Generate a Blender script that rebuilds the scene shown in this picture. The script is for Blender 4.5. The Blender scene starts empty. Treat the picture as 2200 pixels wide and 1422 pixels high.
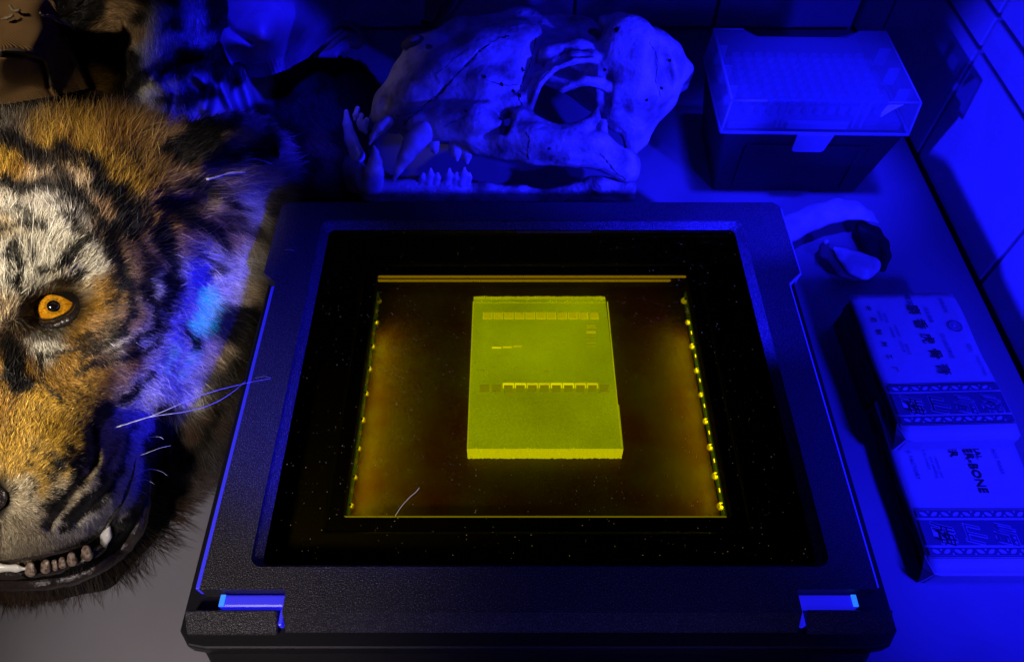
import bpy, bmesh, math, random
import numpy as np
from mathutils import Vector, Matrix
random.seed(7); RNG = np.random.default_rng(7)
C = bpy.context.scene.collection; SC = bpy.context.scene
R = math.radians

# ------------------------------------------------------------------ camera
F, PITCH, CAMZ = 1550.0, R(54.2), 0.43           # focal length in pixels of a 2200 px wide frame
cam_d = bpy.data.cameras.new('camera'); cam = bpy.data.objects.new('camera', cam_d); C.objects.link(cam)
cam.location = (0, 0, CAMZ); cam.rotation_euler = (math.pi/2 - PITCH, 0, 0)
cam_d.sensor_width = 36; cam_d.lens = 36*F/2200; cam_d.clip_start = .01; cam_d.clip_end = 50
SC.camera = cam
SP, CP = math.sin(PITCH), math.cos(PITCH)

# ------------------------------------------------------------------ world, lamps, exposure
w = bpy.data.worlds.new('World'); SC.world = w; w.use_nodes = True
w.node_tree.nodes['Background'].inputs[0].default_value = (.25, .28, 1, 1)
w.node_tree.nodes['Background'].inputs[1].default_value = .0006
SC.view_settings.view_transform = 'Standard'; SC.view_settings.look = 'None'
SC.view_settings.exposure = 0; SC.view_settings.gamma = 1
SC.cycles.use_denoising = True; SC.cycles.max_bounces = 8; SC.cycles.transparent_max_bounces = 16
SC.cycles.sample_clamp_indirect = 3
try: SC.cycles_curves.shape = 'RIBBONS'
except Exception: pass

def lamp(name, kind, loc, aim, energy, color, size=.1, cone=None, blend=.5):
    d = bpy.data.lights.new(name, kind); o = bpy.data.objects.new(name, d); C.objects.link(o)
    o.location = loc
    o.rotation_euler = (Vector(aim)-Vector(loc)).to_track_quat('-Z', 'Y').to_euler()
    d.energy = energy; d.color = color
    if kind == 'AREA':
        d.shape = 'DISK'; d.size = size
        if cone: d.spread = R(cone)
    if kind == 'SPOT':
        d.shadow_soft_size = size; d.spot_size = R(cone); d.spot_blend = blend
    return o
BLUE = (.007, .006, 1); WARM = (1, .86, .62)
lamp('blue_key_lamp', 'SPOT', (.345, .04, .25), (.285, .27, .0), 8, BLUE, .02, 88, .8)
lamp('blue_wall_lamp', 'SPOT', (-.06, .24, .130), (.36, .37, .085), 18, BLUE, .006, 42, .5)
lamp('blue_top_lamp', 'SPOT', (.22, .36, .60), (.235, .47, .05), 32, BLUE, .03, 22, .6)
lamp('blue_skull_lamp', 'SPOT', (.21, .17, .60), (.02, .455, .06), 6, BLUE, .012, 25, .6)
lamp('blue_cheek_lamp', 'SPOT', (.305, .235, .175), (.05, .47, .055), 18, BLUE, .006, 40, .6)
lamp('blue_side_lamp', 'SPOT', (.10, .05, .24), (-.165, .27, .03), 15, BLUE, .02, 36, .8)
lamp('blue_back_lamp', 'SPOT', (-.02, .30, .62), (-.195, .505, .09), 38, BLUE, .02, 17, .6)
lamp('blue_front_lamp', 'SPOT', (.20, -.30, .34), (.03, .09, .06), 3.2, (.12, .11, 1), .05, 34, .8)  # added unseen lamp, gives the casing front a faint blue sheen
lamp('warm_ear_lamp', 'SPOT', (-.20, .20, .52), (-.235, .34, .08), 4.5, (1, .82, .74), .012, 21, .8)
lamp('warm_lamp', 'SPOT', (-.19, -.08, .53), (-.315, .24, .10), 20, WARM, .012, 33, .7)
lamp('warm_rake_lamp', 'SPOT', (-.60, .36, .46), (-.37, .29, .12), 13, (1, .76, .36), .01, 27, .7)
lamp('warm_cloth_lamp', 'SPOT', (-.50, .14, .60), (-.385, .49, .12), 11, WARM, .02, 17, .6)
lamp('warm_snout_lamp', 'SPOT', (-.34, .40, .48), (-.115, .50, .10), .45, (1, .80, .72), .02, 12, .7)
lamp('neutral_fill_lamp', 'SPOT', (-.28, -.22, .46), (-.165, .12, .0), 6, (1, .87, .87), .05, 32, .8)

# ------------------------------------------------------------------ helpers
def P(px, py, z):                                 # the point of height z that the photo shows at px, py
    u = (np.asarray(px, float)-1100)/F; v = (np.asarray(py, float)-711)/F
    dy = CP - v*SP; dz = -SP - v*CP
    t = (np.asarray(z, float)-CAMZ)/dz
    return np.stack([u*t, dy*t, np.broadcast_to(z, np.shape(t)).astype(float)], -1)
def D(px, py, d):                                 # the point at distance d along the view axis
    u = (np.asarray(px, float)-1100)/F; v = (np.asarray(py, float)-711)/F; d = np.asarray(d, float)
    return np.stack([u*d, (CP-v*SP)*d, CAMZ+(-SP-v*CP)*d], -1)

def link(name, me, m=None, parent=None, kind=None):
    o = bpy.data.objects.new(name, me); C.objects.link(o)
    if m is not None:
        if len(me.materials) == 0: me.materials.append(m)
    if parent: o.parent = parent
    if kind: o['kind'] = kind
    return o
def tag(o, label, cat, group=None):
    o['label'] = label; o['category'] = cat
    if group: o['group'] = group
    return o
def thing(name, label, cat, loc=(0,0,0), rotz=0, group=None):
    o = bpy.data.objects.new(name, None); C.objects.link(o); o.location = loc; o.rotation_euler = (0,0,rotz)
    o.empty_display_size = .02
    return tag(o, label, cat, group)
def own(o, root):                                 # parent a mesh written in world coordinates
    o.parent = root
    bpy.context.view_layer.update()
    o.matrix_parent_inverse = root.matrix_world.inverted(); return o
def mesh(verts, faces, smooth=False):
    me = bpy.data.meshes.new('mesh'); me.from_pydata([tuple(v) for v in verts], [], [tuple(f) for f in faces])
    me.update()
    if smooth: me.polygons.foreach_set('use_smooth', [True]*len(me.polygons))
    return me
def bm_mesh(bm, smooth=False):
    me = bpy.data.meshes.new('mesh'); bmesh.ops.recalc_face_normals(bm, faces=bm.faces); bm.to_mesh(me); bm.free()
    if smooth: me.polygons.foreach_set('use_smooth', [True]*len(me.polygons))
    return me
def box(x0, x1, y0, y1, z0, z1, bev=0, seg=2, taper=0, bm=None):
    own_bm = bm is None; bm = bm or bmesh.new()
    vs = [bm.verts.new((x+(taper if x == x0 else -taper)*(z == z0), y+(taper if y == y0 else -taper)*(z == z0), z))
          for z in (z0, z1) for x, y in ((x0,y0),(x1,y0),(x1,y1),(x0,y1))]
    fs = [bm.faces.new([vs[i] for i in q]) for q in ((3,2,1,0),(4,5,6,7),(0,1,5,4),(1,2,6,5),(2,3,7,6),(3,0,4,7))]
    if bev:
        es = list({e for f in fs for e in f.edges})
        bmesh.ops.bevel(bm, geom=es, offset=bev, segments=seg, affect='EDGES', profile=.5)
    return bm if not own_bm else bm
def tube_mesh(pts, rads, n=8, smooth=True):
    pts = [Vector(p) for p in pts]; V = []; Fc = []
    for i, p in enumerate(pts):
        t = (pts[min(i+1, len(pts)-1)]-pts[max(i-1, 0)]).normalized()
        a = t.cross(Vector((0,0,1)) if abs(t.z) < .9 else Vector((1,0,0))).normalized(); b = t.cross(a)
        r = rads[i] if hasattr(rads, '__len__') else rads
        for k in range(n):
            q = 2*math.pi*k/n; V.append(p+a*r*math.cos(q)+b*r*math.sin(q))
    for i in range(len(pts)-1):
        for k in range(n):
            Fc.append((i*n+k, i*n+(k+1)%n, (i+1)*n+(k+1)%n, (i+1)*n+k))
    Fc.append(tuple(range(n))[::-1]); Fc.append(tuple((len(pts)-1)*n+k for k in range(n)))
    return mesh(V, Fc, smooth)
def smooth_path(pts, n=8):                        # Catmull-Rom through the points
    pts = [np.array(p, float) for p in pts]; q = [pts[0]]+pts+[pts[-1]]; out = []
    for i in range(1, len(q)-2):
        for k in range(n):
            t = k/n; a, b, c, d = q[i-1], q[i], q[i+1], q[i+2]
            out.append(.5*((2*b)+(-a+c)*t+(2*a-5*b+4*c-d)*t*t+(-a+3*b-3*c+d)*t**3))
    out.append(pts[-1]); return out
def sphere_mesh(c, r, seg=24, ring=14):
    bm = bmesh.new(); bmesh.ops.create_uvsphere(bm, u_segments=seg, v_segments=ring, radius=1)
    rr = r if hasattr(r, '__len__') else (r, r, r)
    for v in bm.verts: v.co = Vector((v.co.x*rr[0]+c[0], v.co.y*rr[1]+c[1], v.co.z*rr[2]+c[2]))
    return bm_mesh(bm, True)

# ---- materials
def mat(name, color, rough=.5, spec=.5, metal=0, bump=None, vary=None, attr=None, emit=None, estr=0, coat=0, sss=0):
    m = bpy.data.materials.new(name); m.use_nodes = True; nt = m.node_tree; b = nt.nodes['Principled BSDF']
    N = nt.nodes; L = nt.links
    b.inputs['Base Color'].default_value = (*color, 1); b.inputs['Roughness'].default_value = rough
    b.inputs['Specular IOR Level'].default_value = spec; b.inputs['Metallic'].default_value = metal
    b.inputs['Coat Weight'].default_value = coat; b.inputs['Subsurface Weight'].default_value = sss
    b.inputs['Subsurface Radius'].default_value = (.004, .003, .003)
    if emit: b.inputs['Emission Color'].default_value = (*emit, 1); b.inputs['Emission Strength'].default_value = estr
    tc = N.new('ShaderNodeTexCoord')
    if attr:
        a = N.new('ShaderNodeAttribute'); a.attribute_name = attr; L.new(a.outputs['Color'], b.inputs['Base Color'])
    if vary:                                      # (scale, detail, second colour, low, high)
        n = N.new('ShaderNodeTexNoise'); n.inputs['Scale'].default_value = vary[0]; n.inputs['Detail'].default_value = vary[1]
        L.new(tc.outputs['Object'], n.inputs['Vector'])
        r = N.new('ShaderNodeValToRGB'); r.color_ramp.elements[0].position = vary[3]; r.color_ramp.elements[1].position = vary[4]
        r.color_ramp.elements[0].color = (*vary[2], 1); r.color_ramp.elements[1].color = (*color, 1)
        L.new(n.outputs['Fac'], r.inputs['Fac'])
        if attr:
            mx = N.new('ShaderNodeMix'); mx.data_type = 'RGBA'; mx.blend_type = 'MULTIPLY'; mx.inputs[0].default_value = 1
            L.new(a.outputs['Color'], mx.inputs[6]); L.new(r.outputs['Color'], mx.inputs[7]); L.new(mx.outputs[2], b.inputs['Base Color'])
        else: L.new(r.outputs['Color'], b.inputs['Base Color'])
    if bump:                                      # list of (scale, distance)
        prev = None
        for s, dist in bump:
            n = N.new('ShaderNodeTexNoise'); n.inputs['Scale'].default_value = s; n.inputs['Detail'].default_value = 4
            L.new(tc.outputs['Object'], n.inputs['Vector'])
            bp = N.new('ShaderNodeBump'); bp.inputs['Distance'].default_value = dist; bp.inputs['Strength'].default_value = 1
            L.new(n.outputs['Fac'], bp.inputs['Height'])
            if prev: L.new(prev.outputs['Normal'], bp.inputs['Normal'])
            prev = bp
        L.new(prev.outputs['Normal'], b.inputs['Normal'])
    return m
def glassy(name, color, alpha, rough=.3, trans=0, scale=None):
    """see-through plastic: transparent mixed with a glossy/diffuse coat; alpha = share that is solid"""
    m = bpy.data.materials.new(name); m.use_nodes = True; nt = m.node_tree; N = nt.nodes; L = nt.links
    for n in list(N): N.remove(n)
    out = N.new('ShaderNodeOutputMaterial'); tr = N.new('ShaderNodeBsdfTransparent'); tr.inputs[0].default_value = (*color, 1)
    b = N.new('ShaderNodeBsdfPrincipled'); b.inputs['Base Color'].default_value = (.75, .78, .8, 1); b.inputs['Roughness'].default_value = rough
    tl = N.new('ShaderNodeBsdfTranslucent'); tl.inputs[0].default_value = (.75, .78, .8, 1)
    m1 = N.new('ShaderNodeMixShader'); m1.inputs[0].default_value = trans
    L.new(b.outputs[0], m1.inputs[1]); L.new(tl.outputs[0], m1.inputs[2])
    m2 = N.new('ShaderNodeMixShader'); L.new(tr.outputs[0], m2.inputs[1]); L.new(m1.outputs[0], m2.inputs[2])
    fr = N.new('ShaderNodeLayerWeight'); fr.inputs[0].default_value = .25
    ma = N.new('ShaderNodeMath'); ma.operation = 'MULTIPLY_ADD'; ma.inputs[1].default_value = .45; ma.inputs[2].default_value = alpha; ma.use_clamp = True
    L.new(fr.outputs['Facing'], ma.inputs[0]); L.new(ma.outputs[0], m2.inputs[0])
    L.new(m2.outputs[0], out.inputs[0]); return m

M = {}
M['bench'] = mat('bench', (.34, .33, .34), .42, .4, vary=(9, 6, (.27, .26, .27), .3, .7), bump=[(300, .00005)])
M['tile'] = mat('tile', (.55, .55, .57), .22, .55, vary=(20, 6, (.46, .46, .48), .3, .7), bump=[(18, .0016), (60, .0003)])
M['grout'] = mat('grout', (.36, .36, .38), .9)
M['case'] = mat('case', (.026, .024, .027), .40, .5, vary=(1500, 1, (.20, .18, .175), .30, .46), bump=[(1300, .0007), (4200, .0001)])  # paler specks: glints of the grain put into the base colour
M['case_dark'] = mat('case_dark', (.012, .011, .012), .5, .3, bump=[(1500, .00012)])
M['tray'] = mat('tray', (.006, .005, .005), .6, .15)

def smudge(m, scale, lo, hi):
    nt = m.node_tree; n = nt.nodes.new('ShaderNodeTexNoise'); n.inputs['Scale'].default_value = scale; n.inputs['Detail'].default_value = 7; n.inputs['Distortion'].default_value = .8
    t = nt.nodes.new('ShaderNodeTexCoord'); r = nt.nodes.new('ShaderNodeMapRange'); r.inputs[1].default_value = .35; r.inputs[2].default_value = .65; r.inputs[3].default_value = lo; r.inputs[4].default_value = hi
    nt.links.new(t.outputs['Object'], n.inputs['Vector']); nt.links.new(n.outputs['Fac'], r.inputs[0]); nt.links.new(r.outputs[0], nt.nodes['Principled BSDF'].inputs['Roughness'])
smudge(M['case'], 28, .28, .50); smudge(M['tile'], 22, .12, .38); smudge(M['bench'], 16, .28, .55)
# ---- value noise and smooth fields
_tab = RNG.random((256, 256))
def vnoise(x, y, s):
    x = np.asarray(x, float)/s+1000; y = np.asarray(y, float)/s+1000
    xi = np.floor(x).astype(int); yi = np.floor(y).astype(int); fx = x-xi; fy = y-yi
    fx = fx*fx*(3-2*fx); fy = fy*fy*(3-2*fy); g = lambda i, j: _tab[i % 256, j % 256]
    return (g(xi,yi)*(1-fx)+g(xi+1,yi)*fx)*(1-fy)+(g(xi,yi+1)*(1-fx)+g(xi+1,yi+1)*fx)*fy
class Grid:
    """a field sampled once on a grid and read back between its nodes"""
    def __init__(s, f, x0, x1, y0, y1, st):
        s.x0, s.y0, s.st = x0, y0, st; X, Y = np.meshgrid(np.arange(x0, x1+st, st, dtype=float), np.arange(y0, y1+st, st, dtype=float))
        v = f(X.ravel(), Y.ravel()); s.g = v.reshape(X.shape+((v.shape[1],) if v.ndim > 1 else ()))
    def __call__(s, x, y):
        h, w_ = s.g.shape[:2]; u = np.clip((x-s.x0)/s.st, 0, w_-1.001); v = np.clip((y-s.y0)/s.st, 0, h-1.001); i = u.astype(int); j = v.astype(int); fu = u-i; fv = v-j
        if s.g.ndim > 2: fu = fu[..., None]; fv = fv[..., None]
        return (s.g[j,i]*(1-fu)+s.g[j,i+1]*fu)*(1-fv)+(s.g[j+1,i]*(1-fu)+s.g[j+1,i+1]*fu)*fv
class Field:
    """smooth field through control points (x, y, values...)"""
    def __init__(s, pts, smooth=40., ridge=0.0):
        a = np.array(pts, float); s.c = a[:, :2]; s.s = smooth; v = a[:, 2:]; s.m = v.mean(0)
        K = -np.sqrt(((s.c[:,None]-s.c[None])**2).sum(-1)+smooth**2) + ridge*np.eye(len(a))
        A = np.block([[K, np.ones((len(a),1))],[np.ones((1,len(a))), np.zeros((1,1))]])
        s.w = np.linalg.solve(A, np.vstack([v, np.zeros((1, v.shape[1]))]))
    def __call__(s, x, y):
        x = np.asarray(x, float); y = np.asarray(y, float); sh = x.shape; x = x.ravel(); y = y.ravel(); out = []
        for i in range(0, len(x), 40000):
            K = -np.sqrt((x[i:i+40000,None]-s.c[:,0])**2+(y[i:i+40000,None]-s.c[:,1])**2+s.s**2)
            out.append(K@s.w[:-1]+s.w[-1])
        o = np.vstack(out); return o.reshape(sh+(o.shape[1],)) if o.shape[1] > 1 else o.reshape(sh)
def idw(pts, x, y, p=3., soft=18.):
    """blend of colour samples by distance"""
    a = np.array(pts, float); x = np.asarray(x, float).ravel(); y = np.asarray(y, float).ravel(); out = []
    for i in range(0, len(x), 40000):
        d = (x[i:i+40000,None]-a[:,0])**2+(y[i:i+40000,None]-a[:,1])**2+soft**2
        wt = d**(-p/1.); out.append((wt@a[:,2:])/wt.sum(1,keepdims=True))
    return np.vstack(out)
def inpoly(x, y, poly):
    x = np.asarray(x, float); y = np.asarray(y, float); r = np.zeros(x.shape, bool); n = len(poly)
    for i in range(n):
        x1, y1 = poly[i]; x2, y2 = poly[(i+1) % n]
        c = (y1 > y) != (y2 > y)
        with np.errstate(divide='ignore', invalid='ignore'): xx = (x2-x1)*(y-y1)/(y2-y1+1e-12)+x1
        r ^= c & (x < xx)
    return r
def dist_line(x, y, line):
    d = np.full(np.shape(x), 1e9)
    for (x1, y1), (x2, y2) in zip(line[:-1], line[1:]):
        vx, vy = x2-x1, y2-y1; t = np.clip(((x-x1)*vx+(y-y1)*vy)/(vx*vx+vy*vy+1e-9), 0, 1)
        d = np.minimum(d, np.hypot(x-x1-t*vx, y-y1-t*vy))
    return d
def dist_poly_edge(x, y, poly): return dist_line(x, y, poly+[poly[0]])

def relief(x0, x1, y0, y1, step, zf, mask, floor=.001, colf=None, thick=None):
    """a solid whose top follows height zf over the region mask; its rim drops to the bench (or by `thick`)"""
    xs = np.arange(x0, x1+step, step); ys = np.arange(y0, y1+step, step)
    X, Y = np.meshgrid(xs, ys); Z = zf(X, Y); K = mask(X, Y); W = P(X, Y, Z)
    idx = -np.ones(X.shape, int); q = K[:-1,:-1] & K[1:,:-1] & K[:-1,1:] & K[1:,1:]
    used = np.zeros(X.shape, bool)
    for a in (0, 1):
        for b in (0, 1): used[a:X.shape[0]-1+a, b:X.shape[1]-1+b] |= q
    idx[used] = np.arange(used.sum()); V = W[used]
    jj, ii = np.nonzero(q)
    Fc = np.stack([idx[jj,ii], idx[jj+1,ii], idx[jj+1,ii+1], idx[jj,ii+1]], 1)
    e = np.concatenate([Fc[:, [0,1]], Fc[:, [1,2]], Fc[:, [2,3]], Fc[:, [3,0]]])
    key = {}
    for a, b in e:
        k = (min(a,b), max(a,b))
        key[k] = None if k in key else (a, b)
    rim = [v for v in key.values() if v is not None]
    low = {}; extra = []
    for a, b in rim:
        for k in (a, b):
            if k not in low:
                low[k] = len(V)+len(extra); p = V[k].copy(); p[2] = floor if thick is None else p[2]-thick; extra.append(p)
    Fs = [tuple(f) for f in Fc]+[(b, a, low[a], low[b]) for a, b in rim]
    VV = np.vstack([V, np.array(extra)]) if extra else V
    me = mesh(VV, Fs, True)
    if colf is not None:
        c = colf(X[used], Y[used]); c = np.vstack([c, np.repeat(c[:1]*0+.03, len(extra), 0)]) if extra else c
        at = me.color_attributes.new('col', 'FLOAT_COLOR', 'POINT')
        at.data.foreach_set('color', np.hstack([c, np.ones((len(c),1))]).astype(np.float32).ravel())
    return me

# ---- signed-distance sculpting (surface nets)
def sdf_mesh(prims, lo, hi, vox, k=10.):
    """prims: ('add'|'cut', kind, data, k). coordinates in sculpt units"""
    lo = np.array(lo, float); hi = np.array(hi, float); n = np.ceil((hi-lo)/vox).astype(int)+1
    S = np.full(n, 60., np.float32)
    ax = [lo[i]+vox*np.arange(n[i]) for i in range(3)]
    for op, kind, dat, kk in prims:
        if kind == 'cone': a, ra, b, rb = np.array(dat[0], float), dat[1], np.array(dat[2], float), dat[3]; mn = np.minimum(a-ra, b-rb); mx = np.maximum(a+ra, b+rb)
        else: c, r, ang = np.array(dat[0], float), np.array(dat[1], float), dat[2]; mn = c-r.max(); mx = c+r.max()
        pad = 30 if op == 'add' else 12
        i0 = np.maximum(((mn-pad-lo)/vox).astype(int), 0); i1 = np.minimum(((mx+pad-lo)/vox).astype(int)+2, n)
        if (i1 <= i0).any(): continue
        X, Y, Z = np.meshgrid(*[ax[i][i0[i]:i1[i]] for i in range(3)], indexing='ij')
        if kind == 'cone':
            ab = b-a; t = np.clip(((X-a[0])*ab[0]+(Y-a[1])*ab[1]+(Z-a[2])*ab[2])/(ab@ab+1e-9), 0, 1)
            d = np.sqrt((X-a[0]-t*ab[0])**2+(Y-a[1]-t*ab[1])**2+(Z-a[2]-t*ab[2])**2)-(ra+(rb-ra)*t)
        else:
            ca, sa = math.cos(ang), math.sin(ang); x = X-c[0]; y = Y-c[1]
            x, y = x*ca+y*sa, -x*sa+y*ca
            q = np.sqrt((x/r[0])**2+(y/r[1])**2+((Z-c[2])/r[2])**2); d = (q-1)*r.min()
        sl = S[i0[0]:i1[0], i0[1]:i1[1], i0[2]:i1[2]]
        if op == 'add':
            h = np.clip(.5+.5*(sl-d)/kk, 0, 1); sl[...] = sl*(1-h)+d*h-kk*h*(1-h)
        else:
            h = np.clip(.5-.5*(sl+d)/kk, 0, 1); sl[...] = sl*(1-h)+(-d)*h+kk*h*(1-h)
    ins = S < 0
    # surface nets
    c8 = [ins[a:n[0]-1+a, b:n[1]-1+b, c:n[2]-1+c] for a in (0,1) for b in (0,1) for c in (0,1)]
    cnt = sum(c.astype(int) for c in c8); act = (cnt > 0) & (cnt < 8)
    idx = -np.ones(act.shape, int); idx[act] = np.arange(act.sum()); I = np.argwhere(act)
    acc = np.zeros((len(I), 3)); num = np.zeros(len(I))
    for a in range(8):
        for bit in (1, 2, 4):
            if a & bit: continue
            b = a | bit; A = I+[(a>>2)&1, (a>>1)&1, a&1]; B = I+[(b>>2)&1, (b>>1)&1, b&1]
            va = S[A[:,0],A[:,1],A[:,2]]; vb = S[B[:,0],B[:,1],B[:,2]]; cr = (va < 0) != (vb < 0)
            t = np.where(cr, va/(va-vb+1e-12), 0)[:,None]; acc += np.where(cr[:,None], A+(B-A)*t, 0); num += cr
    V = lo+vox*acc/num[:,None]
    Fc = []
    for axn in range(3):
        o = [i for i in range(3) if i != axn]
        sl0 = [slice(1,-1)]*3; sl0[axn] = slice(0,-1); sl1 = [slice(1,-1)]*3; sl1[axn] = slice(1,None)
        a = ins[tuple(sl0)]; b = ins[tuple(sl1)]; E = np.argwhere(a != b)
        flip = a[a != b]; E = E+1; E[:,axn] -= 1
        q = []
        for du, dv in ((0,0),(1,0),(1,1),(0,1)):
            T = E.copy(); T[:,o[0]] -= du; T[:,o[1]] -= dv; q.append(idx[T[:,0],T[:,1],T[:,2]])
        q = np.stack(q, 1); ok = (q >= 0).all(1); q = q[ok]; flip = flip[ok]
        if axn == 1: flip = ~flip
        q[~flip] = q[~flip][:, ::-1]; Fc.append(q)
    return V, np.vstack(Fc)
def cone_chain(pts, k=10, op='add'):
    return [(op, 'cone', (p[:3], p[3], q[:3], q[3]), k) for p, q in zip(pts[:-1], pts[1:])]
def fast_mesh(V, Fq, smooth=True):
    me = bpy.data.meshes.new('mesh'); n = len(Fq)
    me.vertices.add(len(V)); me.vertices.foreach_set('co', np.asarray(V, np.float32).ravel())
    me.loops.add(4*n); me.loops.foreach_set('vertex_index', np.asarray(Fq, np.int32).ravel())
    me.polygons.add(n); me.polygons.foreach_set('loop_start', np.arange(0, 4*n, 4, dtype=np.int32))
    me.update(calc_edges=True); me.validate()
    me.polygons.foreach_set('use_smooth', [smooth]*len(me.polygons)); return me

# ================================================================== SETTING
bench = link('bench', bm_mesh(box(-1.1, .357, -.45, .70, -.03, 0)), M['bench'], kind='structure')
for nm, bm_ in (('wall', box(.368, .40, -.45, .74, -.03, .9)), ):
    wall_r = link(nm, bm_mesh(bm_), M['grout'], kind='structure')
wall_b = link('wall', bm_mesh(box(-1.1, .366, .712, .74, -.03, .9)), M['grout'], kind='structure')
def tile_obj(parent, cx, cy, cz, w_, h_, facing):
    key = ('t', round(w_,4), round(h_,4), facing)
    if key not in tile_obj.c:
        bm = box(-w_/2, w_/2, -h_/2, h_/2, -.008, 0, .0016, 3) ; me = bm_mesh(bm, False); me.materials.append(M['tile']); tile_obj.c[key] = me
    o = bpy.data.objects.new('tile', tile_obj.c[key]); C.objects.link(o); o.parent = parent
    jit = (random.uniform(-.004,.004), random.uniform(-.004,.004))
    o.rotation_euler = (math.pi/2+jit[0], 0, -math.pi/2+jit[1]) if facing == 'x' else (math.pi/2+jit[0], jit[1], 0)
    o.location = (cx, cy, cz)
tile_obj.c = {}
rows = [(.001, .1035), (.1065, .1305), (.1335, .278), (.281, .425), (.428, .572)]
for z0, z1 in rows:
    for i in range(-3, 4):
        y0 = .355+.147*(i-1); y1 = min(y0+.144, .708)
        if y0 > .68: continue
        tile_obj(wall_r, .3605, (y0+y1)/2+.0015, (z0+z1)/2, y1-y0, z1-z0, 'x')
    for i in range(0, 10):
        x1 = .357-.147*i; x0 = x1-.144
        tile_obj(wall_b, (x0+x1)/2, .7035, (z0+z1)/2, x1-x0, z1-z0, 'y')

# ================================================================== TRANSILLUMINATOR
CX = .0130; ZT = .070
ti = thing('transilluminator', 'flat dark grey gel viewer box with amber window over the glowing gel', 'transilluminator', (CX, .23, 0))
def poly_prism(outer, z0, z1, holes=(), bev=0):
    """vertical prism from an outline with optional holes, bevelled"""
    from mathutils.geometry import tessellate_polygon
    loops = [outer]+list(holes); V = []; ids = []
    for lp in loops:
        ids.append(list(range(len(V), len(V)+len(lp)))); V += lp
    tris = tessellate_polygon([[Vector((x, y, 0)) for x, y in lp] for lp in loops])
    n = len(V); VV = [(x, y, z1) for x, y in V]+[(x, y, z0) for x, y in V]
    Fc = [tuple(t) for t in tris]+[(t[2]+n, t[1]+n, t[0]+n) for t in tris]
    for lp in ids:
        for i in range(len(lp)):
            a, b = lp[i], lp[(i+1) % len(lp)]; Fc.append((a, b, b+n, a+n))
    bm = bmesh.new(); bm.from_mesh(mesh(VV, Fc)); bmesh.ops.recalc_face_normals(bm, faces=bm.faces)
    bmesh.ops.dissolve_limit(bm, angle_limit=.01, verts=bm.verts, edges=bm.edges)
    if bev:
        es = [e for e in bm.edges if len(e.link_faces) == 2 and abs(e.verts[0].co.z-z1) < 1e-6 and abs(e.verts[1].co.z-z1) < 1e-6 and abs(e.link_faces[0].normal.z-e.link_faces[1].normal.z) > .5]
        bmesh.ops.bevel(bm, geom=es, offset=bev, segments=2, affect='EDGES', profile=.5, clamp_overlap=True)
    return bm
def rrect(x0, x1, y0, y1, r, n=5):
    out = []
    for cx_, cy_, a0 in ((x1-r, y1-r, 0), (x0+r, y1-r, 90), (x0+r, y0+r, 180), (x1-r, y0+r, 270)):
        for k in range(n+1):
            a = R(a0+90*k/n); out.append((cx_+r*math.cos(a), cy_+r*math.sin(a)))
    return out
xl, xr = CX-.1752, CX+.1752; xl2, xr2 = CX-.1660, CX+.1660
YB, YF = .3715, .0930
hx1, hx2, hy = -.1105, .1395, .1040               # hinge cut-outs
lid_out = [(xl2, hy), (hx1, hy), (hx1, YF), (hx2, YF), (hx2, hy), (xr2, hy), (xr2, .2985), (xr, .3065), (xr, YB-.004), (xr-.004, YB),
           (xl+.004, YB), (xl, YB-.004), (xl, .3065), (xl2, .2985)]
wx0, wx1, wy0, wy1 = -.1310, .1588, .1150, .3540
lid = own(link('lid_frame', bm_mesh(poly_prism(lid_out, .058, ZT, [rrect(wx0, wx1, wy0, wy1, .006)], .0009)), M['case']), ti)
# the sloping step round the window
def bevel_ring(a, b, za, zb, th=.0012):
    n = len(a); V = [(x, y, za) for x, y in a]+[(x, y, zb) for x, y in b]+[(x, y, za-th) for x, y in a]+[(x, y, zb-th) for x, y in b]; Fc = []
    for i in range(n):
        j = (i+1) % n; Fc += [(i, j, j+n, i+n), (i+2*n, i+3*n, j+3*n, j+2*n)]
    return mesh(V, Fc)
own(link('window_bevel', bevel_ring(rrect(wx0-.0002, wx1+.0002, wy0-.0002, wy1+.0002, .006), rrect(wx0+.0042, wx1-.0042, wy0+.0028, wy1-.0036, .004), ZT-.0012, ZT-.0060), M['case']), ti)
M['amber'] = bpy.data.materials.new('amber'); M['amber'].use_nodes = True
_n = M['amber'].node_tree.nodes; _l = M['amber'].node_tree.links
for q in list(_n): _n.remove(q)
_o = _n.new('ShaderNodeOutputMaterial'); _t = _n.new('ShaderNodeBsdfTransparent'); _t.inputs[0].default_value = (.94, .88, .012, 1)
_g = _n.new('ShaderNodeBsdfGlossy'); _g.inputs['Roughness'].default_value = .04; _g.inputs['Color'].default_value = (1, .95, .8, 1)
_f = _n.new('ShaderNodeFresnel'); _f.inputs[0].default_value = 1.35; _m = _n.new('ShaderNodeMixShader')
_l.new(_f.outputs[0], _m.inputs[0]); _l.new(_t.outputs[0], _m.inputs[1]); _l.new(_g.outputs[0], _m.inputs[2]); _l.new(_m.outputs[0], _o.inputs[0])
own(link('amber_window', bm_mesh(box(wx0+.002, wx1-.002, wy0+.001, wy1-.001, ZT-.0085, ZT-.0062)), M['amber']), ti)
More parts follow.
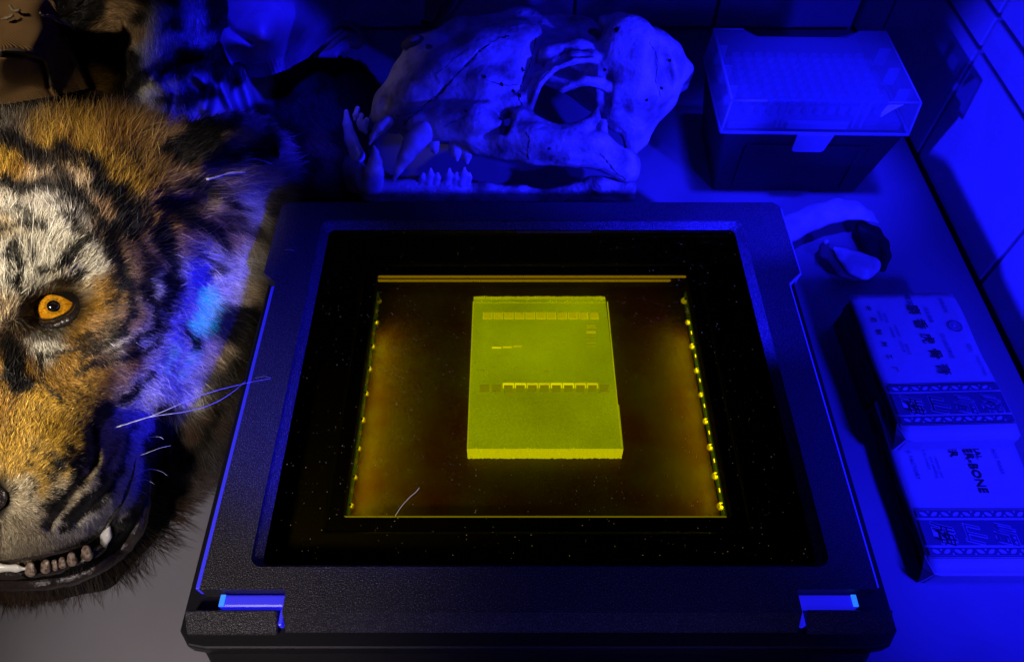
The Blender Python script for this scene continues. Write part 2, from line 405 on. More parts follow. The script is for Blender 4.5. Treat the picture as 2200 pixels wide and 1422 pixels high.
# inner black tray with its opening, and the well
ox0, ox1, oy0, oy1 = -.0942, .1222, .1503, .3255
own(link('inner_tray', bm_mesh(poly_prism([(wx0-.01, wy0-.004), (wx1+.01, wy0-.004), (wx1+.01, wy1+.004), (wx0-.01, wy1+.004)], .0425, .045, [rrect(ox0, ox1, oy0, oy1, .0025)], .0004)), M['tray']), ti)
M['floor_glass'] = mat('floor_glass', (.150, .118, .004), .45, .3, vary=(26, 6, (.115, .030, .001), .35, .65))
M['well_wall'] = mat('well_wall', (.06, .035, .004), .3, .4)
own(link('viewing_glass', bm_mesh(box(ox0-.004, ox1+.004, oy0-.004, oy1+.004, .0275, .0305)), M['floor_glass']), ti)
own(link('well_wall', bm_mesh(poly_prism([(ox0-.006, oy0-.006), (ox1+.006, oy0-.006), (ox1+.006, oy1+.006), (ox0-.006, oy1+.006)], .0306, .0424, [[(ox0-.001, oy0-.001), (ox1+.001, oy0-.001), (ox1+.001, oy1+.001), (ox0-.001, oy1+.001)]])), M['well_wall']), ti)
M['edge_glass'] = mat('edge_glass', (.35, .33, .02), .2, .5, emit=(.45, .42, .0), estr=.30)
M['dim_edge'] = mat('dim_edge', (.3, .25, .02), .2, .5, emit=(.42, .27, .0), estr=.42)
own(link('glass_edge', bm_mesh(box(ox0+.001, ox1-.003, oy0+.0002, oy0+.0010, .0432, .0447)), M['edge_glass']), ti)
own(link('glass_edge', bm_mesh(box(ox0+.001, ox1-.001, oy1-.0010, oy1-.0002, .0432, .0449)), M['dim_edge']), ti)
own(link('glass_edge', bm_mesh(box(ox0+.001, ox1-.012, oy1-.0040, oy1-.0028, .0425, .0440)), M['dim_edge']), ti)
# LED strips
M['pcb'] = mat('pcb', (.05, .16, .03), .35, .5, emit=(.25, .42, .03), estr=.04)
M['led'] = mat('led', (.25, .22, .04), .1, .8, emit=(.85, .72, .02), estr=.26, coat=1); M['led_dim'] = mat('led_dim', (.10, .085, .01), .1, .6, emit=(.85, .62, .02), estr=.10, coat=1)
M['led_die'] = mat('led_die', (.02, .015, .0), .3)
led_me = sphere_mesh((0,0,0), .0021, 16, 10); led_me.materials.append(M['led']); led_dim = sphere_mesh((0,0,0), .0018, 16, 10); led_dim.materials.append(M['led_dim'])
die_me = sphere_mesh((0,0,0), .0009, 8, 6); die_me.materials.append(M['led_die'])
chip_me = bm_mesh(box(-.0009, .0009, -.0012, .0012, -.0008, .0008)); chip_me.materials.append(M['led_dim'])
for side, X in ((1, ox1-.0022), (-1, ox0+.0015)):
    st = own(link('led_strip', bm_mesh(box(X-.0004, X+.0004, oy0+.003, oy1-.012, .0345, .0418)), M['pcb']), ti)
    for k in range(9):
        y = .1585+.0185*k
        o = bpy.data.objects.new('led', led_me if side > 0 else led_dim); C.objects.link(o); o.location = (X-side*.0015, y+random.uniform(-.0008, .0008), .0395); o.scale = [random.uniform(.8, 1.1)]*3; own(o, ti)
        d_ = bpy.data.objects.new('led_die', die_me); C.objects.link(d_); d_.location = (side*.0004, 0, .0017); d_.parent = o
        if k < 8:
            o = bpy.data.objects.new('chip', chip_me); C.objects.link(o); o.location = (X-side*.0004, y+.0095, .0405); own(o, ti)
for x, rz in ((ox1-.0035, 1), (ox0+.0035, -1)):
    d_ = bpy.data.lights.new('led_light', 'AREA'); d_.shape = 'RECTANGLE'; d_.size = .002; d_.size_y = .135; d_.energy = .014; d_.color = (1, .92, .03)
    o = bpy.data.objects.new('led_light', d_); C.objects.link(o); o.location = (x, .222, .0422); o.rotation_euler = (0, R(55)*rz, 0)
# casing below the lid
def chamfer(x0, x1, y0, y1, c, cb=.004): return [(x0+c, y0), (x1-c, y0), (x1-c*.4, y0+c*.10), (x1, y0+c*.6), (x1, y1-cb), (x1-cb, y1), (x0+cb, y1), (x0, y1-cb), (x0, y0+c*.6), (x0+c*.4, y0+c*.10)]
bx0, bx1 = CX-.1790, CX+.1790
own(link('base_rim', bm_mesh(poly_prism(chamfer(bx0+.003, bx1-.003, .0795, .3705, .014), .047, .0575, [[(wx0-.012, wy0-.006), (wx1+.012, wy0-.006), (wx1+.012, wy1+.006), (wx0-.012, wy1+.006)]], .0012)), M['case_dark']), ti)
own(link('base', bm_mesh(poly_prism(chamfer(bx0+.006, bx1-.006, .0705, .3690, .032), .004, .0468, [[(ox0-.008, oy0-.008), (ox1+.008, oy0-.008), (ox1+.008, oy1+.008), (ox0-.008, oy1+.008)]], .002)), M['case_dark']), ti)
own(link('bottom_plate', bm_mesh(box(bx0+.02, bx1-.02, .09, .36, .0005, .0039)), M['case_dark']), ti)
# sloping front of the lid
fr = mesh([(hx1, YF, ZT-.0006), (hx2, YF, ZT-.0006), (hx2, YF-.0062, .0582), (hx1, YF-.0062, .0582), (hx1, YF, .0582), (hx2, YF, .0582)],
          [(0,3,2,1), (0,4,3), (1,2,5), (3,4,5,2), (0,1,5,4)])
own(link('front_slope', fr, M['case']), ti)
# hinges with the leaking blue light
M['leak'] = mat('leak', (.1, .1, .6), .25, .5, emit=(.012, .010, 1), estr=.60)
M['leak_hot'] = mat('leak_hot', (.1, .3, .8), .2, .5, emit=(.02, .22, 1), estr=.95)
for s, xa, xb in ((-1, xl2-.0055, hx1-.0035), (1, hx2+.0035, xr2+.0055)):
    bm = bmesh.new(); prof = [(hy-.0085, ZT-.004), (hy-.0092, ZT-.0025), (YF+.0006, ZT-.0025), (YF-.0075, .0590), (YF-.0070, .0570), (hy-.0085, .0570)]
    prof[2:3] = [(YF+.0015, ZT-.0022)]
    a = [bm.verts.new((xa, y, z)) for y, z in prof]; b = [bm.verts.new((xb, y, z)) for y, z in prof]
    bm.faces.new(a[::-1]); bm.faces.new(b)
    for i in range(len(prof)): bm.faces.new((a[i], a[(i+1) % 6], b[(i+1) % 6], b[i]))
    bmesh.ops.bevel(bm, geom=list(bm.edges), offset=.0006, segments=1, affect='EDGES')
    hb = own(link('hinge_block', bm_mesh(bm), M['case']), ti)
    xin = hx1 if s < 0 else hx2; xo = xl2+.009 if s < 0 else xr2-.009
    a_, b_ = min(xin-s*.0*1, xo), max(xin, xo)
    if s < 0: b_ = xin-.0006
    else: a_ = xin+.0006
    lk = own(link('hinge_light_guide', bm_mesh(box(a_, b_, hy-.0072, hy-.0012, .0585, .0655, .0012)), M['leak']), ti)
    g = box(xin-.0029, xin-.0007, YF-.0045, hy-.0075, .0588, .0640, .0008) if s < 0 else box(xin+.0007, xin+.0029, YF-.0045, hy-.0075, .0588, .0640, .0008)
    own(link('hinge_light_guide', bm_mesh(g), M['leak']), ti)
    hx = xo+(.002 if s < 0 else -.002)
    own(link('hinge_pin_light', bm_mesh(box(hx-.0012, hx+.0012, hy-.0070, hy-.0014, .0656, .0662)), M['leak_hot']), ti)
# glowing strips: leaked light at left, lid-edge highlight put into emission at right
M['rim_blue'] = mat('rim_blue', (.30, .30, .42), .25, .6)
for xa, xb in ((xl2-.0032, xl2-.0004), (xr2+.0002, xr2+.0012)):
    own(link('lid_side_rim', bm_mesh(box(xa, xb, hy+.001, .2975, .0585, .0672 if xa < 0 else .0696, .0004)), M['leak']), ti)
own(link('lid_side_rim', bm_mesh(box(xr+.0002, xr+.0010, .3068, YB-.006, .0585, .0696, .0003)), M['leak']), ti)
own(link('lid_side_rim', tube_mesh([(xr2+.0006, .2978, .0672), (xr+.0004, .3062, .0690)], .0009, 8), M['leak']), ti)
own(link('window_handle_lip', bm_mesh(box(.003, .055, wy1-.0062, wy1-.0048, ZT-.0061, ZT-.0055)), mat('lip', (.35, .26, .03), .4)), ti)

# ================================================================== GEL
gx0, gx1, gy0, gy1, gz0, gz1 = -.0268, .0652, .1940, .3070, .0306, .0415
gel = thing('agarose_gel', 'glowing yellow green slab of gel with two rows of wells under the amber window', 'gel', ((gx0+gx1)/2, (gy0+gy1)/2, gz0))
M['gel'] = bpy.data.materials.new('gel'); M['gel'].use_nodes = True
nt = M['gel'].node_tree; N = nt.nodes; L = nt.links; b = N['Principled BSDF']
b.inputs['Base Color'].default_value = (.30, .31, .02, 1); b.inputs['Roughness'].default_value = .12; b.inputs['Coat Weight'].default_value = 1
tc = N.new('ShaderNodeTexCoord'); n1 = N.new('ShaderNodeTexNoise'); n1.inputs['Scale'].default_value = 18; n1.inputs['Detail'].default_value = 2
n2 = N.new('ShaderNodeTexNoise'); n2.inputs['Scale'].default_value = 1600; n2.inputs['Detail'].default_value = 2
L.new(tc.outputs['Object'], n1.inputs['Vector']); L.new(tc.outputs['Object'], n2.inputs['Vector'])
mr = N.new('ShaderNodeMapRange'); mr.inputs[1].default_value = .3; mr.inputs[2].default_value = .7; mr.inputs[3].default_value = .24; mr.inputs[4].default_value = .40
L.new(n1.outputs['Fac'], mr.inputs[0])
mr2 = N.new('ShaderNodeMapRange'); mr2.inputs[1].default_value = .35; mr2.inputs[2].default_value = .65; mr2.inputs[3].default_value = .85; mr2.inputs[4].default_value = 1.15
L.new(n2.outputs['Fac'], mr2.inputs[0]); mu = N.new('ShaderNodeMath'); mu.operation = 'MULTIPLY'; L.new(mr.outputs[0], mu.inputs[0]); L.new(mr2.outputs[0], mu.inputs[1])
b.inputs['Emission Color'].default_value = (.74, 1.0, .0, 1); L.new(mu.outputs[0], b.inputs['Emission Strength'])
M['gel_cut'] = mat('gel_cut', (.5, .5, .05), .25, .6, bump=[(900, .0008)], emit=(.86, .93, .0), estr=.58)
M['gel_rim'] = mat('gel_rim', (.4, .4, .05), .3, .6, bump=[(900, .0006)], emit=(.84, .93, .0), estr=.40)
wy_rows = [(.2930, .0054, 'top'), (.2360, .0058, 'mid')]
holes = []
for (yc, hgt, nm) in wy_rows:
    n = 11; xa, xb = (-.0200, .0590) if nm == 'top' else (-.0212, .0620); pit = (xb-xa)/n
    for k in range(n):
        x0 = xa+pit*k+.0007; holes.append((x0, x0+pit-.0014, yc-hgt/2, yc+hgt/2, nm, k))
slab = poly_prism([(gx0, gy0), (gx1+.001, gy0), (gx1+.001, gy0+.030), (gx1, gy0+.0305), (gx1-.0012, gy1), (gx0+.0005, gy1)], gz0, gz1,
                  [[(a, c), (b2, c), (b2, d), (a, d)] for a, b2, c, d, _, _ in holes], 0)
own(link('gel_slab', bm_mesh(slab), M['gel']), gel)
for x_, t_ in ((gx0, .0007), (gx1-.0002, .0006)): own(link('gel_side_edge', bm_mesh(box(x_, x_+t_, gy0+.001, gy1-.002, gz1-.0012, gz1+.00025, .0001)), M['gel_rim']), gel)
# rough cut ends
def rough_strip(pa, pb, n, rows_, amp, m, nm):
    V = []; Fc = []
    for j in range(rows_+1):
        for i in range(n+1):
            a = Vector(pa[0]).lerp(Vector(pb[0]), i/n); b_ = Vector(pa[1]).lerp(Vector(pb[1]), i/n); p = a.lerp(b_, j/rows_)
            e = 0 if j == 0 else 1
            V.append((p.x, p.y+random.uniform(-amp, amp)*e, p.z+random.uniform(-amp, amp)*.8*e))
    for j in range(rows_):
        for i in range(n): k = j*(n+1)+i; Fc.append((k, k+1, k+n+2, k+n+1))
    V += [(x, y+.0015 if nm == 'front' else y-.0015, z-.0003) for x, y, z in V[:]]
    o = own(link('gel_cut_edge', mesh(V[:len(V)//2], Fc), m), gel); return o
rough_strip([(gx0, gy0-.0001, gz1+.0001), (gx0, gy0-.0012, gz0+.0004)], [(gx1+.001, gy0-.0001, gz1+.0001), (gx1+.001, gy0-.0012, gz0+.0004)], 110, 9, .0003, M['gel_cut'], 'front')
rough_strip([(gx0+.0005, gy1-.0035, gz1+.0003), (gx0+.0003, gy1+.0042, gz1-.0022)], [(gx1-.0012, gy1-.0035, gz1+.0003), (gx1-.0012, gy1+.0042, gz1-.0022)], 110, 9, .0003, M['gel_rim'], 'back')
def glow(nm, s): return mat(nm, (.5, .5, .05), .3, .5, emit=(.9, .9, .0), estr=s)
M['gel_well'] = mat('gel_well', (.3,.3,.03), .3, .5, emit=(.80, .92, 0), estr=.17)
G = {s: glow('gel_glow', {.2: .24, .3: .36, .42: .52, .6: .7, .8: .9}[s]) for s in (.2, .3, .42, .6, .8)}
for a, b2, c, d, nm, k in holes:
    zb = gz0+.0035
    V = [(a, c, gz1-.0002), (b2, c, gz1-.0002), (b2, d, gz1-.0002), (a, d, gz1-.0002), (a+.0002, c+.0002, zb), (b2-.0002, c+.0002, zb), (b2-.0002, d-.0002, zb), (a+.0002, d-.0002, zb)]
    me = mesh(V, [(4,5,6,7), (0,1,5,4), (1,2,6,5), (2,3,7,6), (3,0,4,7)])
    lv = .2
    wl = own(link('well', me, M['gel_well'] if nm == 'mid' else G[.2]), gel)
    if nm == 'mid' and 2 <= k <= 9:
        e = .6 if k in (2, 3, 6, 7) else .42
        z = gz1+.0002
        bm = box(a-.0002, b2+.0002, d-.0004, d+.0006, z-.0006, z+.0003); box(a-.0004, a+.0003, c+.003, d+.0005, z-.0006, z+.0002, bm=bm); box(b2-.0003, b2+.0004, c+.003, d+.0005, z-.0006, z+.0002, bm=bm)
        own(link('well_rim', bm_mesh(bm), G[.8] if e == .6 else G[.6]), gel)
    elif nm == 'top':
        bm = box(a-.0002, b2+.0002, c-.0006, c+.0004, gz1-.0006, gz1+.0002, .0001)
        if k < 10:
            box(a-.0003, a+.0002, c, d, gz1-.0006, gz1+.0002, bm=bm); box(b2-.0002, b2+.0003, c, d, gz1-.0006, gz1+.0002, bm=bm)
        own(link('well_rim', bm_mesh(bm), G[.42]), gel)
    else:
        own(link('well_rim', bm_mesh(box(a, b2, c-.0003, c+.0003, gz1-.0006, gz1+.0001)), G[.2]), gel)
for px_, wpx, py_, s in ((1067, 20, 747, .8), (1090, 19, 746, .6), (1112, 18, 744, .42)):
    p = P(px_, py_, gz1); h = wpx/2*.472/F
    o = own(link('dna_band', bm_mesh(box(p[0]-h, p[0]+h, p[1]-.0006, p[1]+.0006, gz1-.0008, gz1+.00025, .0002)), G[s]), gel)
for py_, s, t in ((700, .3, .0007), (704, .3, .0004), (714, .42, .0010), (722, .2, .0004), (729, .2, .0004), (737, .3, .0003), (744, .2, .0003)):
    p = P(1270, py_, gz1); own(link('ladder_band', bm_mesh(box(p[0]-.0031, p[0]+.0031, p[1]-t, p[1]+t, gz1-.0008, gz1+.0002, .0001)), G[s]), gel)
bub = bmesh.new()
for k in range(26):
    p = P(random.uniform(1015, 1300), random.uniform(636, 650), gz1+.0004); bmesh.ops.create_icosphere(bub, subdivisions=1, radius=random.uniform(.0003, .0006), matrix=Matrix.Translation(Vector(p)))
for k in range(30):
    p = P(random.uniform(1010, 1332), random.uniform(962, 968), gz1+.0002); bmesh.ops.create_icosphere(bub, subdivisions=1, radius=random.uniform(.0003, .0006), matrix=Matrix.Translation(Vector(p)))
for k in range(60):
    p = P(1045+random.gauss(0, 3), random.uniform(690, 810), gz1+.0001); bmesh.ops.create_icosphere(bub, subdivisions=1, radius=random.uniform(.00008, .0002), matrix=Matrix.Translation(Vector(p)))
o = own(link('bubbles', bm_mesh(bub), G[.42]), gel); o['kind'] = 'stuff'

# dust and hairs lying on the amber window
V = []; Fc = []
for k in range(1500):
    x = random.uniform(wx0+.006, wx1-.006); y = random.uniform(wy0+.005, wy1-.005)
    if random.random() < .45: x = random.gauss(.014, .07); y = random.gauss(.235, .06)
    if not (wx0+.006 < x < wx1-.006 and wy0+.005 < y < wy1-.005): continue
    s = random.choice((.00009, .0001, .00014, .0002)); a = random.uniform(0, 6.3); l = s*random.uniform(1, 2.4); z = ZT-.00615
    i = len(V); ca, sa = math.cos(a), math.sin(a)
    V += [(x-l*ca, y-l*sa, z), (x+s*sa, y-s*ca, z), (x+l*ca, y+l*sa, z), (x-s*sa, y+s*ca, z), (x, y, z+s)]
    Fc += [(i, i+1, i+4), (i+1, i+2, i+4), (i+2, i+3, i+4), (i+3, i, i+4)]
M['dust'] = mat('dust', (.30, .26, .04), .9, emit=(.6, .42, .10), estr=.22)  # real specks, but their pale yellow light is put into emission
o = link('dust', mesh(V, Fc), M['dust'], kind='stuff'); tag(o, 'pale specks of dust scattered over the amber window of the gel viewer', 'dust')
M['lint'] = mat('lint', (.7, .6, .4), .7)
hp = [P(x, y, ZT-.0058) for x, y in ((849, 1108), (862, 1088), (880, 1068), (893, 1057), (901, 1047))]
o = link('stray_hair', tube_mesh(smooth_path(hp, 4), .00016, 5), mat('lint_gold', (.6, .55, .06), .6, emit=(.7, .55, .1), estr=.35)); tag(o, 'short curved pale hair lying on the amber window near its lower left corner', 'hair')  # pale gold light on the hair is put into emission
for lab, pts in (('tiny pale fibre on the grey lid left of the window top', ((611, 537), (622, 536), (633, 539))), ('tiny faint fibre lying across the lid low beside the blue edge', ((548, 812), (570, 808), (581, 812)))):
    o = link('lint_fibre', tube_mesh([P(x, y, ZT+.0003) for x, y in pts], .00010, 5), M['lint']); tag(o, lab, 'fibre')

# ================================================================== FUR
def fur_material():
    m = bpy.data.materials.new('fur'); m.use_nodes = True; nt = m.node_tree; N = nt.nodes; L = nt.links
    b = N['Principled BSDF']; b.inputs['Roughness'].default_value = .42; b.inputs['Specular IOR Level'].default_value = .35
    a = N.new('ShaderNodeAttribute'); a.attribute_name = 'col'; L.new(a.outputs['Color'], b.inputs['Base Color'])
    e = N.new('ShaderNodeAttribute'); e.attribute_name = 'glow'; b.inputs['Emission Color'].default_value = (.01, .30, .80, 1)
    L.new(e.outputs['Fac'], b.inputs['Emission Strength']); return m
M['fur'] = fur_material()
M['hide'] = mat('hide', (.5, .5, .5), .8, .1, attr='col')
def make_fur(name, n, bounds, zf, mask, colf, dirf, lenf, liftf, rad=.00013, parent=None, glowf=None, seg=5, wild=.25, clump=14.):
    x0, x1, y0, y1 = bounds; X = RNG.uniform(x0, x1, n); Y = RNG.uniform(y0, y1, n)
    k = mask(X, Y); X = X[k]; Y = Y[k]; n = len(X)
    dx, dy = dirf(X, Y).T; l = np.hypot(dx, dy)+1e-6; dx /= l; dy /= l
    th = (vnoise(X, Y, clump*2)-.5)*.8+(vnoise(X+500, Y, clump*.6)-.5)*.75+RNG.normal(0, wild*.5, n)
    c, s = np.cos(th), np.sin(th); dx, dy = dx*c-dy*s, dx*s+dy*c
    ln = lenf(X, Y)*RNG.uniform(.6, 1.15, n); lift = liftf(X, Y)*RNG.uniform(.6, 1.3, n)
    bend = RNG.normal(0, .16, n); pts = np.zeros((n, seg, 3)); z0 = zf(X, Y); col = np.zeros((n, seg, 3)); jx = RNG.normal(0, 4.2, n); jy = RNG.normal(0, 4.2, n)
    b_ = (min(x0, X.min())-60, max(x1, X.max())+60, y0-60, y1+60); CG = Grid(colf, *b_, 3); HF = Grid(lambda a, c: zf(a, c), *b_, 4)
    for j in range(seg):
        t = j/(seg-1); a = bend*t; ex = dx*np.cos(a)-dy*np.sin(a); ey = dx*np.sin(a)+dy*np.cos(a)
        xx = X+ex*ln*t; yy = Y+ey*ln*t
        zz = z0+(HF(xx, yy)-z0)*.9+lift*(t**.7)*(1.15-.35*t)
        pts[:, j] = P(xx, yy, np.maximum(zz, .0008)); col[:, j] = CG(xx+jx, yy+jy)
    cv = bpy.data.hair_curves.new('fur'); cv.add_curves([seg]*n)
    cv.points.foreach_set('position', pts.astype(np.float32).ravel())
    prof = np.array([1., .95, .8, .55, .15])[:seg] if seg == 5 else np.linspace(1, .15, seg)
    r = (rad*RNG.uniform(.6, 1.3, n))[:, None]*prof[None]
    ra = cv.attributes.get('radius') or cv.attributes.new('radius', 'FLOAT', 'POINT'); ra.data.foreach_set('value', r.astype(np.float32).ravel())
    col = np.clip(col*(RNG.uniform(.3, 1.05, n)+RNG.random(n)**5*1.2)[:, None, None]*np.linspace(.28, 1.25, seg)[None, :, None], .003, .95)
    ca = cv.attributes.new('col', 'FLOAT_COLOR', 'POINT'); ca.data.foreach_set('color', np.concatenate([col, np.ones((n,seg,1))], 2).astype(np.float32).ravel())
    ga = cv.attributes.new('glow', 'FLOAT', 'CURVE'); ga.data.foreach_set('value', (glowf(X, Y) if glowf else np.zeros(n)).astype(np.float32))
    cv.materials.append(M['fur'])
    o = bpy.data.objects.new(name, cv); C.objects.link(o); o['kind'] = 'stuff'
    if parent: own(o, parent)
    return o

# ================================================================== TIGER HEAD
MX = -45.                                         # picture column of the midline of the face
def mir(x): return MX+np.abs(np.asarray(x, float)-MX)
head = thing('taxidermy_tiger', 'mounted tiger head with amber eye, striped fur and open mouth', 'tiger head', (-.30, .24, 0))
hz = Field([(MX,950,.140),(MX,1060,.132),(0,1130,.105),(0,1195,.066),(0,1225,.045),(0,950,.138),(10,1060,.126),(60,1150,.092),(150,1050,.116),(200,950,.112),(110,900,.130),
  (250,1080,.078),(180,1160,.058),(290,1000,.062),(318,1080,.030),(240,1130,.050),
  (50,1245,.036),(200,1215,.034),(290,1140,.026),(0,1290,.004),(150,1278,.004),(250,1228,.006),(345,1125,.005),(330,1000,.030),(320,920,.045),
  (MX,800,.152),(MX,650,.150),(20,800,.148),(50,720,.138),(118,661,.126),(170,740,.130),(120,590,.152),(60,560,.156),(190,600,.142),
  (MX,450,.170),(100,450,.170),(200,430,.160),(200,520,.158),(MX,330,.172),(100,330,.168),(200,330,.158),(0,270,.160),(150,268,.150),(300,300,.128),(300,400,.140),
  (250,700,.128),(300,600,.130),(350,500,.122),(350,700,.100),(400,600,.095),(400,700,.080),(300,800,.095),(250,860,.090),(350,850,.062),(400,780,.060),
  (450,600,.072),(450,500,.085),(450,400,.098),(400,340,.108),(480,300,.100),(540,270,.080),(600,300,.050),(590,400,.046),(540,340,.078),(540,420,.066),(520,500,.060),(580,500,.044),(560,590,.040),
  (480,700,.050),(540,700,.036),(500,800,.030),(450,850,.030),(400,900,.028),(480,930,.010),(420,1000,.006),(370,1060,.005),(370,960,.022),(540,800,.016),(440,780,.046),(400,450,.112)], 38., .3)
HEADP = [(-330,272),(-200,268),(-45,276),(60,270),(150,266),(230,270),(300,284),(352,300),(420,264),(482,247),(560,256),(596,296),(606,340),(600,400),(594,470),(582,540),(572,600),(556,700),(528,790),(496,880),(452,960),(405,1020),(360,1080),(325,1140),(270,1200),(190,1245),(80,1272),(0,1278),(-45,1280),(-330,1280)]
EYE = (117., 662., 48., 26., R(-19))
def eye_r(x, y, g=0):
    c, s = math.cos(EYE[4]), math.sin(EYE[4]); a = (x-EYE[0])*c+(y-EYE[1])*s; b = -(x-EYE[0])*s+(y-EYE[1])*c
    return np.hypot(a/(EYE[2]+g), b/(EYE[3]+g))
def hzf(x, y):
    xm = mir(x); z = hz(xm, y)
    z = z-.010*np.exp(-(eye_r(xm, y, 16)**4)*.7)                                  # the socket
    z = z+.0035*np.exp(-(dist_line(xm, y, [(40,590),(110,575),(200,610),(215,660)])/26)**2) # brow ridge
    z = z+.006*np.exp(-(((xm-90)/50)**2+((y-730)/18)**2))
    z = z+.016*np.exp(-(dist_line(xm, y, [(430,345),(500,285),(575,285)])/24)**2)-.008*np.exp(-(dist_line(xm, y, [(470,345),(540,335),(590,335)])/12)**2)           # ear back
    z = z-.012*np.exp(-(dist_line(xm, y, [(380,440),(440,430)])/26)**2)
    z = z-.012*np.exp(-(dist_line(xm, y, [(0,1206),(120,1196),(200,1165),(270,1090),(300,1000)])/20)**2)  # open mouth
    z = z+.006*np.exp(-(dist_line(xm, y, [(0,1240),(120,1240),(230,1195),(305,1120)])/13)**2)  # lower lip
    z = z-.005*np.exp(-(dist_line(xm, y, [(200,925),(205,990),(160,1060),(105,1130)])/9)**2)
    z = z-.004*np.exp(-(dist_line(xm, y, [(275,910),(265,980),(235,1050),(165,1120)])/9)**2)
    return z+(vnoise(xm, y, 45)-.5)*.004
def hmask(x, y):
    xm = mir(x); return inpoly(xm, y, HEADP) & (np.asarray(x) > -330) & (eye_r(xm, y) > 1.0)
def c2(x, y): return (x/2.495, 230+y/2.495)
def c3(x, y): return (x/2.0855, 740+y/2.0855)
GOLD, GB, WHT, TAN, CRM, GRY, BRN = (.46,.27,.030), (.30,.155,.020), (.66,.62,.55), (.34,.21,.11), (.52,.39,.24), (.32,.27,.22), (.10,.05,.024)
cols = []
for c, lst in ((GRY, [(0,120)]), (GOLD, [(450,150),(650,350),(760,420),(300,180),(550,260),(850,560),(30,270)]), (GB, [(600,150),(100,300),(950,620),(350,180)]),
               (WHT, [(250,480),(60,560),(400,500),(60,800),(200,780),(350,600),(420,900),(30,900),(240,1280),(200,880),(530,800),(1400,560),(1100,850),(1230,950),(930,950),(1100,1100),(960,1210),(1320,850),(640,1300),(800,1250),(1000,1300),(1000,1000)]),
               (CRM, [(220,340),(450,430),(20,620),(1300,350),(1200,480),(1380,1000),(1200,1330),(20,1100),(1150,400),(400,960)]),
               (TAN, [(820,520),(850,760),(720,740),(780,850),(650,680),(1050,520),(1200,620),(1250,700),(1000,700),(620,1120),(520,1200),(700,1150),(1050,330),(560,540)]),
               (GB, [(520,1080),(600,1000),(560,960),(450,1180)]), (BRN, [(90,1350),(50,1250)])):
    for q in lst: cols.append((*c2(*q), *c))
for q in [(1230,1130),(1350,1120),(1280,1230),(1390,1230),(1330,1300),(1440,1000),(1480,900),(1500,700),(1500,560),(1180,1180),(1250,1400),(1340,1410),(1560,620),(1540,800),(1500,820),(1450,1150)]: cols.append((*c2(*q), .03, .025, .02))
for q in [(1000,180),(900,420),(800,330),(960,520)]: cols.append((*c3(*q), .05, .042, .04))
for c, lst in ((GB, [(20,60),(100,100),(250,170),(20,300)]), (GOLD, [(100,330),(200,290),(60,450),(250,500),(350,440),(150,540),(280,400),(400,240)]),
               ((.62,.52,.36), [(100,620),(100,750),(40,850),(280,640),(350,700),(200,780),(60,680),(160,700),(240,760)]), (CRM, [(480,440),(540,400)]), (GOLD, [(200,620),(330,520),(60,560)]), (WHT, [(300,800),(420,780),(600,350),(640,500),(560,720),(660,420),(850,250),(450,680),(740,140),(640,200)]),
               (BRN, [(800,550),(760,750),(700,900),(500,1060),(200,1120),(0,1120),(850,400),(950,330)]), (GB, [(450,130),(330,80),(600,60)]), (TAN, [(500,60),(560,130)]), ((.08,.06,.05),[(900,450),(1000,300),(830,600)])):
    for q in lst: cols.append((*c3(*q), *c))
STR = []
EXTRA = [(22,[(0,190),(110,215),(200,262),(290,300)]),(18,[(130,250),(260,300),(330,350),(420,420)]),(16,[(440,560),(500,640),(540,720)]),(14,[(760,330),(700,250),(640,200)]),(26,[(780,520),(800,600),(850,680)]),
  (24,[(760,700),(800,800),(820,900),(800,960)]),(12,[(1040,500),(1180,570),(1300,640)]),(14,[(1000,380),(1100,420),(1250,450)]),(12,[(1100,470),(1230,500),(1380,570)]),(12,[(1130,620),(1260,660),(1400,690)]),
  (10,[(250,1330),(400,1290),(560,1230),(640,1160)]),(11,[(620,1090),(660,980),(640,900)]),(12,[(520,1330),(660,1300),(780,1240)]),(9,[(150,700),(170,800),(200,900)]),(10,[(0,560),(60,550),(160,560)]),(12,[(1060,780),(1140,820),(1200,880)]),
  (10,[(330,560),(400,600),(440,660)]),(12,[(300,500),(380,520),(450,580)]),(14,[(860,430),(930,470)]),(20,[(700,430),(760,500)]),(16,[(900,1080),(880,1180),(820,1260)])]
for wd, pts in ((20,[(0,150),(150,185),(280,240),(400,300)]), (9,[(0,215),(160,235),(260,270)]), (30,[(0,405),(120,415),(280,425),(350,440),(420,470)]), (16,[(0,655),(60,640),(110,615),(220,620),(250,650)]),
                (24,[(240,880),(330,830),(420,740),(470,690)]), (14,[(70,740),(95,850),(105,950),(140,1030)]), (9,[(30,760),(60,930)]),
                (44,[(560,420),(650,500),(700,600),(740,680)]), (26,[(560,340),(500,290),(400,240),(330,200)]), (28,[(620,620),(600,750),(640,880),(690,950)]), (20,[(420,480),(520,560),(570,640)]),
                (36,[(870,640),(900,780),(930,900),(930,1000),(910,1080)]), (16,[(720,980),(720,1080),(680,1180),(600,1240)]), (12,[(420,1320),(560,1270),(680,1220)]),
                (11,[(440,1400),(600,1370),(760,1330),(860,1270)]), (10,[(420,1250),(560,1180),(650,1090)]), (12,[(560,1060),(640,1020)]),
                (26,[(900,520),(1060,610),(1190,700),(1230,770)]), (15,[(900,480),(1010,520)]), (13,[(1240,520),(1310,560)]), (11,[(980,420),(1100,460)]),
                (20,[(790,1000),(850,1090),(820,1180),(720,1270)]), (16,[(300,960),(420,890),(480,860)]), (14,[(1000,1200),(1060,1290)]), (12,[(1120,900),(1180,850)])):
    STR.append((wd/2.495*1.6, [c2(*q) for q in pts], 1.))
